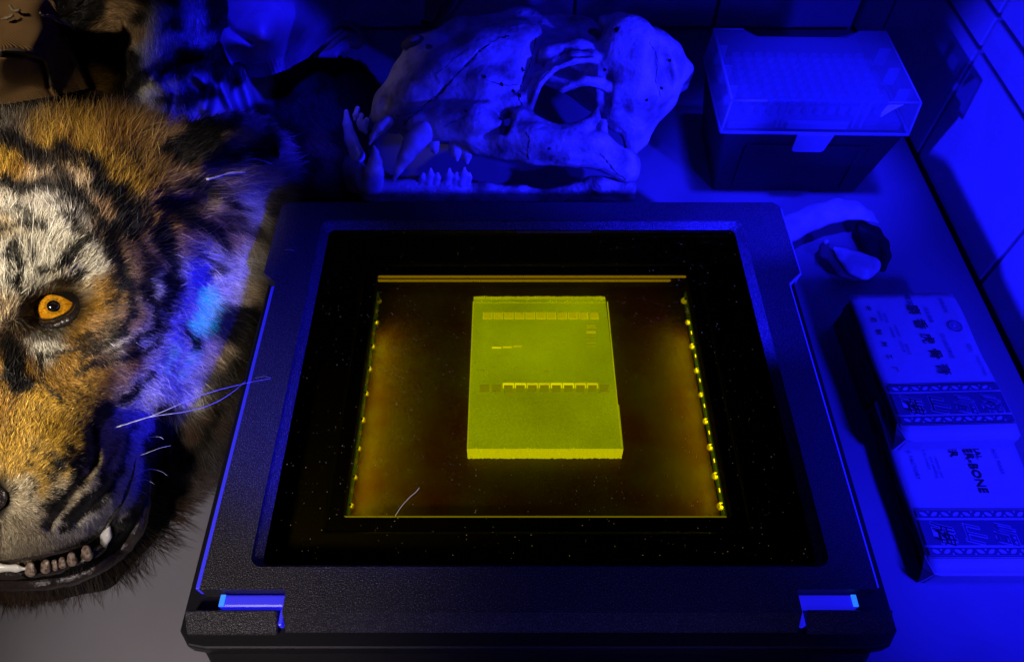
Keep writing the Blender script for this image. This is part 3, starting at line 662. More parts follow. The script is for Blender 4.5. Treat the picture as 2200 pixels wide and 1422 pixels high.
for wd, pts in ((15,[(420,380),(405,500),(330,640),(200,800)]), (12,[(600,370),(560,500),(500,640),(380,760),(290,830)]), (12,[(480,580),(400,700),(310,760)]), (34,[(470,310),(400,390)]), (16,[(300,430),(320,470)]), (9,[(220,490),(240,500)]), (9,[(170,450),(150,470)]), (8,[(330,540),(340,560)]), (8,[(240,590),(230,620)]), (7,[(60,640),(75,660)]), (7,[(120,600),(140,620)]), (9,[(190,560),(205,585)]), (8,[(120,520),(140,530)]), (10,[(380,470),(350,560),(270,660),(180,730)]), (9,[(350,450),(300,520),(250,560)]), (8,[(520,430),(500,500),(440,600)]), (8,[(570,430),(540,520)]), (8,[(440,520),(420,570)]), (40,[(40,20),(70,120),(90,160)]), (12,[(150,640),(130,700)]),
                (12,[(180,60),(210,190),(250,250)]), (9,[(0,160),(120,150),(200,180)]), (18,[(700,130),(620,200),(500,270)]), (24,[(760,300),(780,420),(790,520)]), (20,[(980,290),(860,520),(830,650)])):
    STR.append((wd/2.0855*1.5, [c3(*q) for q in pts], 1.))
for wd, pts in EXTRA: STR.append((wd/2.495*1.55, [c2(*q) for q in pts], .92))
EARB = [c2(*q) for q in [(830,200),(950,110),(1150,45),(1300,40),(1450,70),(1500,150),(1495,300),(1400,300),(1300,285),(1180,290),(1050,300),(950,300),(860,260)]]
BLK2 = [c2(*q) for q in [(1230,1080),(1300,1040),(1420,1070),(1400,1180),(1330,1180),(1240,1260),(1180,1230),(1190,1150)]]
MOUTH = [c3(*q) for q in [(700,290),(770,290),(760,480),(730,640),(720,850),(620,960),(350,1085),(0,1070),(-200,1070),(-200,985),(0,985),(120,975),(300,900),(420,850),(560,760),(610,700),(640,600),(640,440),(690,380)]]
def hcol(x, y):
    xm = mir(x).ravel(); yy = np.asarray(y, float).ravel()
    wx = xm+(vnoise(xm, yy, 26)-.5)*22+(vnoise(xm, yy, 9)-.5)*10; wy = yy+(vnoise(xm+300, yy, 26)-.5)*22+(vnoise(xm+300, yy, 9)-.5)*10
    c = idw(cols, wx, wy, 2.2, 12.)
    c = c*(.75+.5*vnoise(xm, yy, 60))[:, None]
    k = np.zeros(len(xm))
    for wd, line, s in STR:
        if len(line) > 2: line = [tuple(p) for p in smooth_path([(a, b, 0) for a, b in line], 4)]; line = [(a, b) for a, b, _ in line]
        d = dist_line(wx, wy, line)*(.62+.8*vnoise(xm+77, yy, 34)); k = np.maximum(k, s*np.clip(2.0*(1.22-d/wd), 0, 1))
    for poly in (EARB, BLK2): k = np.maximum(k, inpoly(wx, wy, poly)*1.)
    ex, ey = wx-c2(1310,140)[0], wy-c2(1310,140)[1]; a = R(-32); u = ex*math.cos(a)+ey*math.sin(a); v = -ex*math.sin(a)+ey*math.cos(a)
    k = k*(1-np.clip(2.4-2*np.hypot(u/46, v/20), 0, 1)*.8)
    k = np.maximum(k, np.clip(2.1-eye_r(xm, yy, 14)*1.25, 0, 1))
    k = np.maximum(k, inpoly(xm, yy, MOUTH)*1.)
    k = np.maximum(k, np.clip(1.6-np.hypot((xm+5)/24, (yy-1070)/52), 0, 1))
    k = np.clip(k, 0, 1)[:, None]
    return c*(1-k)+np.array([.006, .005, .005])*k
def hide_col(x, y): return hcol(x, y)*.35
skin = own(link('skin', relief(-330, 612, 244, 1284, 4, hzf, hmask, .0006, hide_col), M['hide']), head)
hdir = Field([(0,300,0,-1),(0,450,.02,-1),(0,600,.05,-1),(MX,800,.05,-1),(100,300,.1,-1),(200,300,.15,-1),(300,320,.35,-.9),(100,500,.15,-1),(200,500,.4,-.9),(300,450,.6,-.8),(60,620,.1,-1),(200,600,.8,-.5),
  (350,400,.7,-.7),(400,350,.9,-.5),(450,300,.9,-.35),(540,270,1,-.2),(560,330,1,.1),(450,430,1,0),(540,420,1,.35),(580,470,.6,.9),(400,520,1,.15),(500,520,1,.35),(560,560,.9,.4),
  (300,560,.9,-.3),(350,600,1,-.1),(300,700,1,.1),(420,650,1,.3),(500,650,.9,.4),(250,650,1,-.1),(200,740,1,.3),(60,760,-.1,1),(100,720,.5,.9),(300,800,1,.3),(250,860,.9,.1),(400,780,.9,.4),(450,850,.7,.8),
  (500,750,.9,.6),(540,700,1,.2),(0,850,.1,-1),(60,880,.4,-.8),(120,900,.7,-.6),(20,1000,.3,-.8),(100,1000,.7,-.5),(180,980,.8,-.1),(250,960,.8,.3),(100,1100,.7,.4),(180,1080,.8,.4),(260,1030,.8,.5),
  (230,1110,.7,.7),(40,1160,.2,.9),(120,1140,.5,.8),(0,1270,-.1,1),(100,1270,.1,1),(200,1240,.5,.9),(280,1190,.8,.7),(340,1110,1,.35),(370,1040,.9,.1),(420,960,.7,.7),(360,950,.3,1)], 40.)
hlen = Field([(0,300,46),(100,300,50),(200,290,62),(300,310,74),(0,450,40),(150,480,42),(0,620,34),(200,600,32),(300,500,42),(380,400,74),(350,480,60),(450,430,78),(550,430,74),(580,480,60),(450,330,40),(540,270,28),
  (500,520,52),(400,600,38),(300,650,30),(250,740,26),(60,760,20),(100,720,18),(450,700,46),(540,640,52),(400,800,44),(300,860,26),(0,850,18),(100,900,17),(0,1000,14),(100,1050,14),(200,980,18),(260,1050,24),(230,1120,30),(50,1160,20),
  (0,1270,38),(150,1270,44),(280,1190,60),(350,1080,70),(400,960,62),(460,880,52),(360,960,40)], 40.)
hlift = Field([(0,300,.006),(200,290,.008),(300,320,.009),(100,480,.004),(0,620,.003),(300,600,.003),(400,400,.007),(550,430,.006),(500,600,.004),(400,800,.004),(0,900,.0018),(100,1050,.0015),(250,1050,.003),(0,1270,.002),(300,1180,.002),(400,1000,.002),(60,740,.0015),(540,280,.003)], 40.)
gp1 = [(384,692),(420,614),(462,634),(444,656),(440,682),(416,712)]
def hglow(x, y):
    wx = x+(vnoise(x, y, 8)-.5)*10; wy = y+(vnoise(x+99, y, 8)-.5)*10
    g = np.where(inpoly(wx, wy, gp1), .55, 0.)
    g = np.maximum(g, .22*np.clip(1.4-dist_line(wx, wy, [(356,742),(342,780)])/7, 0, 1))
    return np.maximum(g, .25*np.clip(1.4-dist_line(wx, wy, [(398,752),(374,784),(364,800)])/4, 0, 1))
def furmask(x, y): return hmask(x, y) & (eye_r(mir(x), y, 7) > 1) & (~inpoly(mir(x), y, MOUTH)) & (np.hypot((mir(x)+5)/20, (y-1070)/42) > 1)
lens = lambda x, y: np.clip(hlen(mir(x), y), 10, 90)
lf = lambda x, y: np.clip(hlift(mir(x), y), .001, .012)
def hd(x, y):
    d = hdir(mir(x), y).copy(); d[:, 0] *= np.where(np.asarray(x) < MX, -1, 1); return d
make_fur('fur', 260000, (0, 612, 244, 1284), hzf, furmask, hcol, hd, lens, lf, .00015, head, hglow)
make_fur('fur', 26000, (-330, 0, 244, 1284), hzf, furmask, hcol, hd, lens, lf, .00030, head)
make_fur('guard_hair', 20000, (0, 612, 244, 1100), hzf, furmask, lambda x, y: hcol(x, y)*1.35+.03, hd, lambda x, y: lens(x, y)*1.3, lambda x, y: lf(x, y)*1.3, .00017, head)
# short dark fluff along the chin rim and sparse long guard hairs
rimc = lambda x, y: np.tile(np.array([[.075,.05,.03]]), (len(np.ravel(x)), 1))
make_fur('beard', 5200, (-100, 400, 1000, 1290), hzf, lambda x, y: inpoly(x, y, HEADP) & (dist_line(x, y, [(-100,1280),(80,1272),(190,1245),(270,1200),(325,1140),(360,1080),(405,1020)]) < 30), rimc, hd, lambda x, y: lens(x, y)*1.25+12, lambda x, y: lf(x, y)+.002, .00014, head)

M['wet_black'] = mat('wet_black', (.012, .009, .009), .22, .6, bump=[(260, .0012), (900, .0003)])
M['lip'] = mat('lip_skin', (.03, .022, .02), .26, .6, bump=[(300, .0010), (1100, .0002)])
def hp3(x, y, dz=0): z = float(hzf(np.array([x]), np.array([y]))[0])+dz; return P(x, y, z)
for nm, line, r, dz in (('lower_lip', [(-60,1250),(0,1252),(80,1250),(150,1240),(210,1216),(262,1180),(298,1130),(312,1070),(316,1000)], [.0042,.0044,.0044,.0046,.0044,.0042,.0038,.003,.002], .000),
                        ('gum', [(-60,1228),(0,1230),(80,1226),(140,1214),(190,1196),(235,1160),(262,1110)], [.0036,.0036,.0036,.0034,.0034,.003,.002], -.001),
                        ('upper_lip', [(-60,1198),(0,1200),(60,1194),(120,1181),(180,1164),(222,1132),(256,1080),(280,1020),(290,960)], [.0022,.0022,.0022,.0022,.0022,.0022,.002,.0018,.0012], -.001)):
    pts = smooth_path([hp3(x, y, dz) for x, y in line], 5); rr = np.interp(np.linspace(0, len(line)-1, len(pts)), range(len(line)), r)*RNG.uniform(.9, 1.12, len(pts))
    own(link(nm, tube_mesh(pts, list(rr), 10), M['lip']), head)
def put(V, ox, oy, d):                            # sculpt units (x right, y down in the picture, z towards the viewer) to the place
    V = np.asarray(V); dd = d-V[:,2]*d/F; return D(ox+V[:,0], oy+V[:,1], dd)
def depth_of(p): return (p[1]*CP+(CAMZ-p[2])*SP)
M['tooth_old'] = mat('tooth_old', (.34, .26, .20), .28, .5, vary=(500, 3, (.12, .07, .05), .35, .6), bump=[(500, .0003)])
M['tooth'] = mat('tooth', (.75, .74, .70), .25, .5)
for x, y, rx, ry in ((66,1219,14,13), (98,1213,13,12), (117,1210,9,10), (134,1205,10,11), (155,1197,13,12), (187,1184,15,13)):
    V, Fq = sdf_mesh([('add','cone',((0,7,0),rx*.95,(random.uniform(-2,2),-ry*.35,0),rx*.62),3), ('add','cone',((-rx*.4,-2,4),rx*.45,(-rx*.3,-ry*.6,4),rx*.22),3), ('cut','ball',((rx*.2,-ry*.2,rx*1.0),(rx*.16,ry,rx*.3),.1),3)], (-24,-30,-24), (24,30,24), 1.4)
    own(link('tooth', fast_mesh(put(V, x, y, depth_of(hp3(x, y, .006))), Fq), M['tooth_old']), head)
V, Fq = sdf_mesh(cone_chain([(0,0,0,8),(6,-22,0,11),(8,-38,0,9)]), (-30,-60,-30), (30,30,30), 1.5)
own(link('tooth', fast_mesh(put(V, 222, 1172, depth_of(hp3(222, 1160, .004))), Fq), M['tooth']), head)
V, Fq = sdf_mesh(cone_chain([(-70,0,0,10),(0,1,0,9),(40,2,0,7),(60,3,0,3)]), (-90,-30,-30), (90,30,30), 1.5)
own(link('tooth', fast_mesh(put(V, -5, 1218, depth_of(hp3(0, 1215, .009))), Fq), M['tooth']), head)
# eyes
def iris_mat():
    m = mat('iris', (.55, .22, .01), .06, .6, coat=1); nt = m.node_tree; N = nt.nodes; L = nt.links; b = N['Principled BSDF']
    tc = N.new('ShaderNodeTexCoord'); n = N.new('ShaderNodeTexNoise'); n.inputs['Scale'].default_value = 320; n.inputs['Detail'].default_value = 5
    gr = N.new('ShaderNodeValToRGB'); e = gr.color_ramp.elements; e[0].position = .32; e[0].color = (.40,.13,.003,1); e[1].position = .68; e[1].color = (.72,.31,.01,1)
    L.new(tc.outputs['Object'], n.inputs['Vector']); L.new(n.outputs['Fac'], gr.inputs['Fac']); L.new(gr.outputs['Color'], b.inputs['Base Color']); return m
M['iris'] = mat('iris', (.6, .25, .01), .05, .7, coat=1, attr='col'); M['pupil'] = mat('pupil', (.004,.003,.003), .05, .8, coat=1)
for s in (1, -1):
    ex = MX+s*(EYE[0]-MX); c0 = hp3(ex, EYE[1], 0); zr = float(hz(np.array([EYE[0]]), np.array([EYE[1]]))[0]); r = .0136
    c = P(ex, EYE[1], zr-.0150); ray = Vector(Vector((0,0,CAMZ))-Vector(c)).normalized()
    front = Vector(c)+ray*r
    ctr = Vector(P(ex, EYE[1], zr-.002))-ray*r
    em = sphere_mesh(ctr, r, 128, 80)
    g0 = (Vector(P(ex-s*2, EYE[1]-4, zr-.002))-ctr).normalized(); gu = g0.cross(Vector((0,0,1))).normalized(); gv = g0.cross(gu)
    cc = []
    for v_ in em.vertices:
        d_ = (v_.co-ctr).normalized(); an = d_.angle(g0); az = math.atan2(d_.dot(gv), d_.dot(gu)); f_ = float(vnoise(az*9+50, an*2.2, .35)); f2 = float(vnoise(az*22+90, an*3, .4))
        k_ = min(max((an-.26)/.55, 0), 1); base = np.array([.78,.36,.012])*(1-k_)+np.array([.42,.13,.004])*k_; base = base*(.30+.62*f_)*(.75+.5*f2)
        if an < .33: base = base*.55
        if an > .86: base = base*max(0., 1-(an-.86)/.22)
        cc += [*np.clip(base, .004, 1), 1]
    em.color_attributes.new('col', 'FLOAT_COLOR', 'POINT').data.foreach_set('color', cc)
    eb = own(link('eyeball', em, M['iris']), head)
    tgt = Vector(P(ex-s*2, EYE[1]-4, zr-.002)); gz = (tgt-ctr).normalized()
    bm = bmesh.new(); bmesh.ops.create_uvsphere(bm, u_segments=28, v_segments=10, radius=.0032)
    me = bm_mesh(bm, True); pu = link('pupil', me, M['pupil']); pu.location = ctr+gz*(r*.965); pu.rotation_euler = gz.to_track_quat('Z', 'Y').to_euler(); pu.scale = (1,1,.35); own(pu, eb)
    for nm, g, rad, dz, a0, a1 in (('eyelid', 2, .0022, .0015, 0, 2*math.pi), ('eyelid', 10, .0026, .0012, 0, 2*math.pi)):
        pts = []
        for k in range(33):
            a = a0+(a1-a0)*k/32; u = (EYE[2]+g)*math.cos(a); v = (EYE[3]+g)*math.sin(a)*(1 if math.sin(a) > 0 else .92); cc, ss = math.cos(EYE[4]), math.sin(EYE[4])
            x = EYE[0]+u*cc-v*ss; y = EYE[1]+u*ss+v*cc; pts.append(P(MX+s*(x-MX), y, zr-.0035+(.0015 if g > 5 else 0)-.004*abs(math.cos(a))**3))
        own(link(nm, tube_mesh(pts, rad, 8), M['wet_black']), head)
# nose pad
V, Fq = sdf_mesh([('add','ball',((-55,0,0),(62,40,26),0),10), ('cut','ball',((-14,14,22),(13,24,16),.3),6), ('cut','ball',((-96,14,22),(13,24,16),-.3),6)], (-130,-60,-40), (30,60,50), 2.5)
own(link('nose', fast_mesh(put(V, 10, 1066, depth_of(hp3(10, 1066, .001))), Fq), M['wet_black']), head)
# ear: the dark rounded flap with its pale seam
M['seam'] = mat('seam', (.8,.78,.74), .6, .3, bump=[(700, .001)])
pts = smooth_path([hp3(x, y, .0085) for x, y in ((444,386),(462,382),(480,376),(500,372),(526,371))], 4)
own(link('ear_seam', tube_mesh(pts, list(RNG.uniform(.0005,.0011,len(pts))), 6), M['seam']), head)
pts = smooth_path([hp3(x, y, .006) for x, y in ((528,346),(545,342),(565,346),(585,353))], 4)
own(link('ear_edge', tube_mesh(pts, .0005, 6), M['seam']), head)
# whiskers
M['whisker'] = mat('whisker', (.85,.83,.8), .3, .5)
for line in ([(240,920,.115),(330,892,.118),(430,850,.112),(520,825,.100),(582,813,.090)], [(240,922,.115),(320,896,.112),(400,884,.105),(460,866,.095),(500,842,.088),(528,818,.082)],
             [(66,560,.156),(68,520,.172),(72,470,.182),(77,395,.188)], [(40,540,.160),(44,500,.172),(50,450,.180)], [(90,560,.156),(110,500,.172),(140,470,.178)],
             [(290,1020,.062),(318,1008,.066),(345,1012,.066),(360,1022,.064)], [(280,985,.066),(310,975,.074),(345,962,.078),(368,957,.078)], [(280,1040,.06),(310,1030,.064),(332,1040,.062)], [(310,940,.05),(340,938,.06),(352,944,.06)]):
    z_ = float(hzf(np.array([float(line[0][0])]), np.array([float(line[0][1])]))[0])
    line = [(line[0][0], line[0][1], z_)]+[(a_, b_, c_+(z_-line[0][2])*(1-k_/len(line))) for k_, (a_, b_, c_) in enumerate(line[1:], 1)]
    pts = smooth_path([P(*q) for q in line], 6); own(link('whisker', tube_mesh(pts, list(np.linspace(.00024, .00006, len(pts))), 5), M['whisker']), head)

# ================================================================== THINGS BEHIND THE HEAD
# folded striped hide
H2 = Field([(0,230,.06),(100,230,.05),(200,200,.05),(200,60,.09),(300,60,.10),(300,150,.085),(400,60,.105),(400,150,.075),(480,60,.10),(480,150,.07),(560,200,.045),(560,260,.035),(640,250,.02),(640,150,.03),(740,200,.012),(700,400,.010),(620,420,.012),(760,430,.006),(300,240,.05),(400,240,.055),(150,0,.11),(300,0,.115),(480,0,.11),(600,60,.05),(700,100,.02),(0,300,.05),(860,150,.008),(860,300,.006)], 30.)
HP2 = [(-60,150),(100,120),(130,-20),(500,-20),(560,60),(660,100),(780,130),(830,200),(790,330),(770,428),(600,428),(590,260),(480,290),(300,330),(-60,330)]
def h2f(x, y):
    z = H2(x, y)
    for line, a, wd in (([(330,170),(360,200),(352,240)], .010, 10), ([(420,160),(450,185),(440,235)], .012, 11), ([(470,150),(478,190),(500,240)], .014, 10), ([(515,150),(530,200),(545,250)], .016, 12), ([(390,185),(395,250)], .008, 9), ([(300,190),(420,130)], -.010, 22)):
        z = z+a*np.exp(-(dist_line(x, y, line)/wd)**2)
    return z+(vnoise(x, y, 38)-.5)*.006
DK = (.012,.010,.010)
W2 = (.50,.48,.46)
cols2 = [(*p, *c) for c, lst in ((DK, [(372,50),(385,110),(300,160),(395,150),(350,158),(455,20),(300,40),(280,120),(250,140),(230,110),(470,160),(455,120),(355,215),(410,215),(455,205),(505,180)]), (W2, [(330,60),(350,30),(420,40),(410,0),(440,90),(340,110),(330,140),(380,90),(360,185),(330,190),(380,190),(430,170),(480,190),(520,200),(470,230),(360,240),(340,255),(400,260),(545,190),(440,245),(310,95)]),
         (TAN, [(250,40),(230,70),(300,80),(290,20),(260,95)]), (GB, [(215,155),(235,165)]), (DK, [(170,60),(160,90),(200,30),(180,160),(100,240),(200,230),(260,200),(270,130),(400,130),(440,140),(480,120),(460,50),(465,100),(300,0),(370,0),(400,200),(440,200),(560,90),(620,200),(620,300),(500,270),(150,30),(700,160),(560,240),(0,200),(60,260)]),
         ((.06,.05,.05), [(660,230),(640,180),(700,250),(600,380)]), ((.20,.09,.05), [(705,325),(690,310),(712,385),(715,400)]), (DK, [(740,300),(670,360),(760,380),(650,410),(760,200),(800,250)])) for p in lst]
def c2f(x, y):
    x = np.ravel(x); y = np.ravel(y); wx = x+(vnoise(x, y, 22)-.5)*18; wy = y+(vnoise(x+300, y, 22)-.5)*18
    return idw(cols2, wx, wy, 3.2, 7.)
m2 = lambda x, y: inpoly(x, y, HP2)
hide = thing('folded_hide', 'folded striped animal hide with white and black fur lying behind the tiger head', 'hide', (-.15, .5, 0))
own(link('skin', relief(-60, 840, -20, 432, 5, h2f, m2, .0008, lambda x, y: c2f(x, y)*.8), M['hide']), hide)
d2 = Field([(200,60,.9,-.3),(250,40,.8,.5),(330,60,.1,1),(420,50,.05,1),(380,120,0,1),(440,130,-.1,1),(300,150,.5,.8),(350,230,.8,.5),(480,220,.3,.9),(200,200,.9,.4),(100,250,.9,-.1),(640,250,.5,.8),(700,380,.6,.7)], 40.)
make_fur('fur', 42000, (-60, 600, -20, 330), h2f, lambda x, y: m2(x, y) & ~((x > 400) & (y > 145)), c2f, lambda x, y: d2(x, y), lambda x, y: np.full(x.shape, 34.), lambda x, y: np.full(x.shape, .0035), .00022, hide)
make_fur('fur', 16000, (590, 840, 120, 432), h2f, m2, c2f, lambda x, y: d2(x, y), lambda x, y: np.full(x.shape, 20.), lambda x, y: np.full(x.shape, .002), .0002, hide)
# brown twill lining with a torn seam
M['twill'] = mat('twill', (.17, .095, .04), .75, .2, vary=(40, 4, (.11, .058, .022), .3, .7))
_nt = M['twill'].node_tree; wv = _nt.nodes.new('ShaderNodeTexWave'); wv.inputs['Scale'].default_value = 260; wv.inputs['Distortion'].default_value = .6; wv.bands_direction = 'DIAGONAL'
tcn = _nt.nodes.new('ShaderNodeTexCoord'); bpn = _nt.nodes.new('ShaderNodeBump'); bpn.inputs['Distance'].default_value = .0006; _nt.links.new(tcn.outputs['Object'], wv.inputs['Vector']); _nt.links.new(wv.outputs['Fac'], bpn.inputs['Height']); _nt.links.new(bpn.outputs['Normal'], _nt.nodes['Principled BSDF'].inputs['Normal'])
TW = [(-80,-20),(110,-20),(128,60),(150,90),(165,120),(178,150),(186,178),(120,192),(60,202),(0,212),(-80,215)]
tz = Field([(0,0,.150),(100,0,.150),(0,100,.135),(100,100,.130),(0,200,.095),(100,190,.09),(180,170,.07),(150,100,.10),(-80,100,.13)], 40.)
tzf = lambda x, y: tz(x, y)+.006*np.exp(-(dist_line(x, y, [(-40,112),(20,108),(60,114),(98,126),(108,160),(112,188)])/7)**2)-.008*np.exp(-(dist_line(x, y, [(-40,120),(20,117),(60,123),(92,134),(100,160),(104,188)])/4)**2)+(vnoise(x, y, 60)-.5)*.010+.004*np.exp(-(dist_line(x, y, [(120,0),(140,90),(180,175)])/9)**2)
cloth = thing('lining_cloth', 'brown twill lining cloth with a torn raised seam behind the tiger head', 'cloth', (-.33, .45, 0))
own(link('cloth', relief(-80, 190, -20, 216, 2.5, tzf, lambda x, y: inpoly(x, y, TW), thick=.006), M['twill']), cloth)
def tz3(x, y, dz=0): return P(x, y, float(tzf(np.array([x]), np.array([y]))[0])+dz)
M['thread'] = mat('thread', (.03,.02,.015), .9); M['tendon'] = mat('tendon', (.16,.12,.08), .5)
for ln in ([(-20,111),(30,107),(62,113),(98,127),(106,150),(110,186)],):
    pts = smooth_path([tz3(x, y, .001) for x, y in ln], 8); own(link('seam', tube_mesh(pts, list(RNG.uniform(.0006,.0014,len(pts))), 6), M['thread']), cloth)
for k in range(14):
    x = 92+k*1.4; y = 150+k*3; own(link('thread', tube_mesh([tz3(x, y, .001), tz3(x+random.uniform(3,9), y-5, .003), tz3(x+random.uniform(6,18), y+random.uniform(-4,8), .002)], .00018, 5), M['thread']), cloth)
for ln in ([(86,28),(96,34),(112,36),(130,48),(152,58),(158,64)], [(22,14),(30,24),(42,22)], [(4,42),(20,38),(28,32)], [(0,118),(3,112),(0,106)]):
    pts = smooth_path([tz3(x, y, .004) for x, y in ln], 6); own(link('frayed_edge', tube_mesh(pts, list(RNG.uniform(.0005,.0015,len(pts))), 7), M['tendon']), cloth)
# smooth leather pad with the blue sheen
M['leather'] = mat('leather', (.36, .26, .36), .42, .5, vary=(30, 5, (.26, .18, .26), .3, .7), bump=[(60, .002), (500, .0002)])
LP = [(436,-25),(455,40),(470,90),(492,122),(520,143),(560,140),(610,124),(655,100),(695,66),(730,25),(760,-25)]
lz = Field([(450,0,.105),(480,80,.10),(520,140,.070),(560,100,.105),(600,60,.11),(640,100,.07),(700,60,.07),(740,0,.06),(600,0,.115),(520,60,.112),(460,60,.095)], 40.)
LSTEP = 2.5
lzf = lambda x, y: lz(x, y)+.006*np.exp(-(dist_line(x, y, [(560,60),(600,130)])/28)**2)-.005*np.exp(-(dist_line(x, y, [(450,10),(500,70),(540,90)])/8)**2)
o = link('leather_pad', relief(430, 765, -25, 150, LSTEP, lzf, lambda x, y: inpoly(x, y, LP), thick=.012), M['leather']); tag(o, 'smooth dark leather piece with a rounded lower edge behind the folded hide', 'leather')
# curled leathery ear
M['ear_skin'] = mat('ear_skin', (.30, .23, .14), .5, .3, bump=[(300, .001)])
ce = thing('curled_ear', 'small curled dry ear of dull brown skin between the leather piece and the skull', 'ear', (-.17, .5, 0))
for nm, ln, r in (('rim', [(655,122,.05),(685,92,.056),(705,68,.060),(730,52,.062),(755,54,.062),(773,68,.060),(778,86,.056),(768,100,.052),(750,98,.050),(735,100,.050),(728,114,.046)], .0026),
                  ('fold', [(672,116,.050),(700,92,.057),(722,76,.060),(736,64,.061)], .0020), ('fold', [(690,118,.046),(712,100,.053),(726,84,.056),(748,72,.058)], .0032), ('fold', [(704,120,.044),(722,102,.050),(744,88,.052),(758,82,.053)], .0030)):
    pts = smooth_path([P(*q) for q in ln], 6); own(link(nm, tube_mesh(pts, list(r*(.55+.45*np.sin(np.linspace(.25, 2.9, len(pts))))), 10), M['ear_skin']), ce)
ml = P(715, 100, .046); own(link('ear_back', relief(660, 776, 56, 122, 4, lambda x, y: .048+.006*np.exp(-((x-730)/30)**2), lambda x, y: inpoly(x, y, [(662,120),(700,78),(735,58),(770,72),(772,94),(735,106),(722,120)]), thick=.004), M['leather']), ce)
# strap, rods
M['strap'] = mat('strap', (.20, .15, .13), .7, .2, bump=[(900, .0004)])
sp = thing('canvas_strap', 'short tapered grey brown strap standing behind the nose of the skull', 'strap', tuple(P(930, 40, .03)))
def slab(pts, th):
    top = [Vector(p) for p in pts]; V = top+[p-Vector((0, 0, th)) for p in top]; n = len(pts)
    return mesh(V, [tuple(range(n)), tuple(range(2*n-1, n-1, -1))]+[(i, i+n, (i+1) % n+n, (i+1) % n) for i in range(n)])
own(link('strap', slab([P(916,-25,.11), P(965,-25,.11), P(935,50,.085), P(909,50,.085)], .003), M['strap']), sp)
own(link('buckle', tube_mesh([P(905,52,.084), P(925,56,.083), P(942,52,.084)], .0035, 8), M['case_dark']), sp)
for lab, a, bq, r in (('dark glossy rod leaning behind the nose of the skull beside the strap', (985,-25,.12), (938,52,.085), .0035), ('thin pale streaked rod leaning just beside the dark one', (1012,-25,.12), (955,56,.085), .0016)):
    o = link('rod', tube_mesh([P(*a), P(*bq)], r, 12), M['case'] if r > .002 else M['strap']); tag(o, lab, 'rod')

# ================================================================== TIGER SKULL
skull = thing('tiger_skull', 'large pale tiger skull in side view with long canine teeth behind the gel viewer', 'skull', (0, .47, 0))
SD0 = .606
def skd(V):
    V = np.asarray(V); d = SD0-.082*(425-V[:,1])/385-V[:,2]*.57/F
    return D(V[:,0], V[:,1], d)
M['bone'] = mat('bone', (.62, .58, .50), .40, .4, vary=(55, 8, (.20, .17, .14), .34, .60), bump=[(60, .003), (260, .0012), (900, .0003)])
M['bone_dark'] = mat('bone_dark', (.16, .13, .11), .6, .2, bump=[(90, .002)])
A = lambda pts, k=12, op='add': cone_chain(pts, k, op)
pr = []
pr += A([(812,262,-10,22),(838,222,-20,34),(880,160,-40,36),(905,112,-60,34),(930,95,-70,26)], 16)     # nasal front
pr += A([(850,255,10,34),(900,215,0,52),(960,175,-10,66),(1040,130,-30,72),(1110,110,-45,66)], 26)
pr += A([(905,110,-90,26),(990,75,-100,34),(1120,60,-110,40),(1250,75,-90,40)], 24)                   # top ridge
pr += A([(960,230,20,52),(1040,205,20,62),(1090,180,10,50),(1120,130,0,30)], 22)
pr += A([(1130,110,-60,55),(1220,130,-80,62),(1310,160,-60,85),(1380,170,-30,80)], 26)                # braincase
pr += [('add','ball',((1345,165,10),(72,122,48),.12),18), ('add','ball',((1350,105,15),(60,70,40),.1),16)]
pr += A([(1300,48,-10,16),(1330,50,-10,20),(1390,84,-30,22),(1440,112,-50,24),(1470,150,-60,18),(1466,182,-70,14)], 14)
pr += A([(1400,110,-30,50),(1440,160,-50,34),(1420,210,-50,30),(1405,240,-50,24)], 18)
pr += A([(1380,230,0,38),(1362,282,0,24),(1358,312,5,14),(1362,326,5,7)], 14)
pr += A([(1395,240,-30,30),(1378,300,-20,14),(1370,318,-10,8)], 12)
# orbit rim, postorbital process
pr += A([(1128,236,60,14),(1138,200,56,12),(1158,168,50,11),(1190,140,44,12),(1232,122,40,14),(1270,122,36,12),(1292,124,30,6)], 10)
pr += A([(1180,120,20,26),(1240,108,10,24),(1290,112,0,20)], 12)
# maxilla and zygomatic arch
pr += A([(868,262,50,26),(900,272,66,34),(960,272,72,46),(1020,272,84,52)], 20)
pr += A([(1020,290,84,44),(1090,300,100,40),(1150,308,112,44),(1220,318,116,42),(1280,322,110,38),(1320,345,96,30),(1345,366,80,26)], 18)
pr += A([(1120,256,88,26),(1150,278,100,26),(1200,296,108,26),(1250,284,106,24),(1280,250,102,10),(1288,222,100,4)], 8)
pr += A([(1070,230,60,30),(1110,225,60,24),(1128,250,70,20)], 12)
pr += A([(1294,312,100,8),(1296,262,100,8),(1302,300,100,5)], 5)
pr += [('add','ball',((1340,352,70),(36,34,34),0),10), ('add','ball',((1345,366,50),(30,30,40),0),8)]
# openings
pr += [('cut','ball',((1088,268,118),(11,26,50),.25),5), ('cut','ball',((1060,284,140),(34,9,26),-.42),7)]
pr += [('cut','ball',((1205,402,130),(62,44,90),.02),10), ('cut','ball',((1214,205,60),(66,62,84),-.1),8)]
pr += [('cut','ball',((1345,250,70),(22,60,30),-.2),9), ('cut','ball',((822,225,26),(16,22,20),.5),8)]
pr += [('cut','ball',((945,330,90),(62,26,60),-.1),10), ('cut','ball',((830,312,70),(30,24,50),0),10)]
pr += A([(875,262,86,3),(905,236,70,3),(948,196,62,3),(985,158,50,3),(1030,112,40,3),(1060,88,20,3)], 4, 'cut')      # sutures
pr += A([(1135,160,45,4),(1148,130,30,4),(1155,105,20,3),(1160,85,10,3)], 4, 'cut')
pr += A([(1130,285,160,2.5),(1133,310,160,2.5),(1136,345,160,2.5)], 3, 'cut')
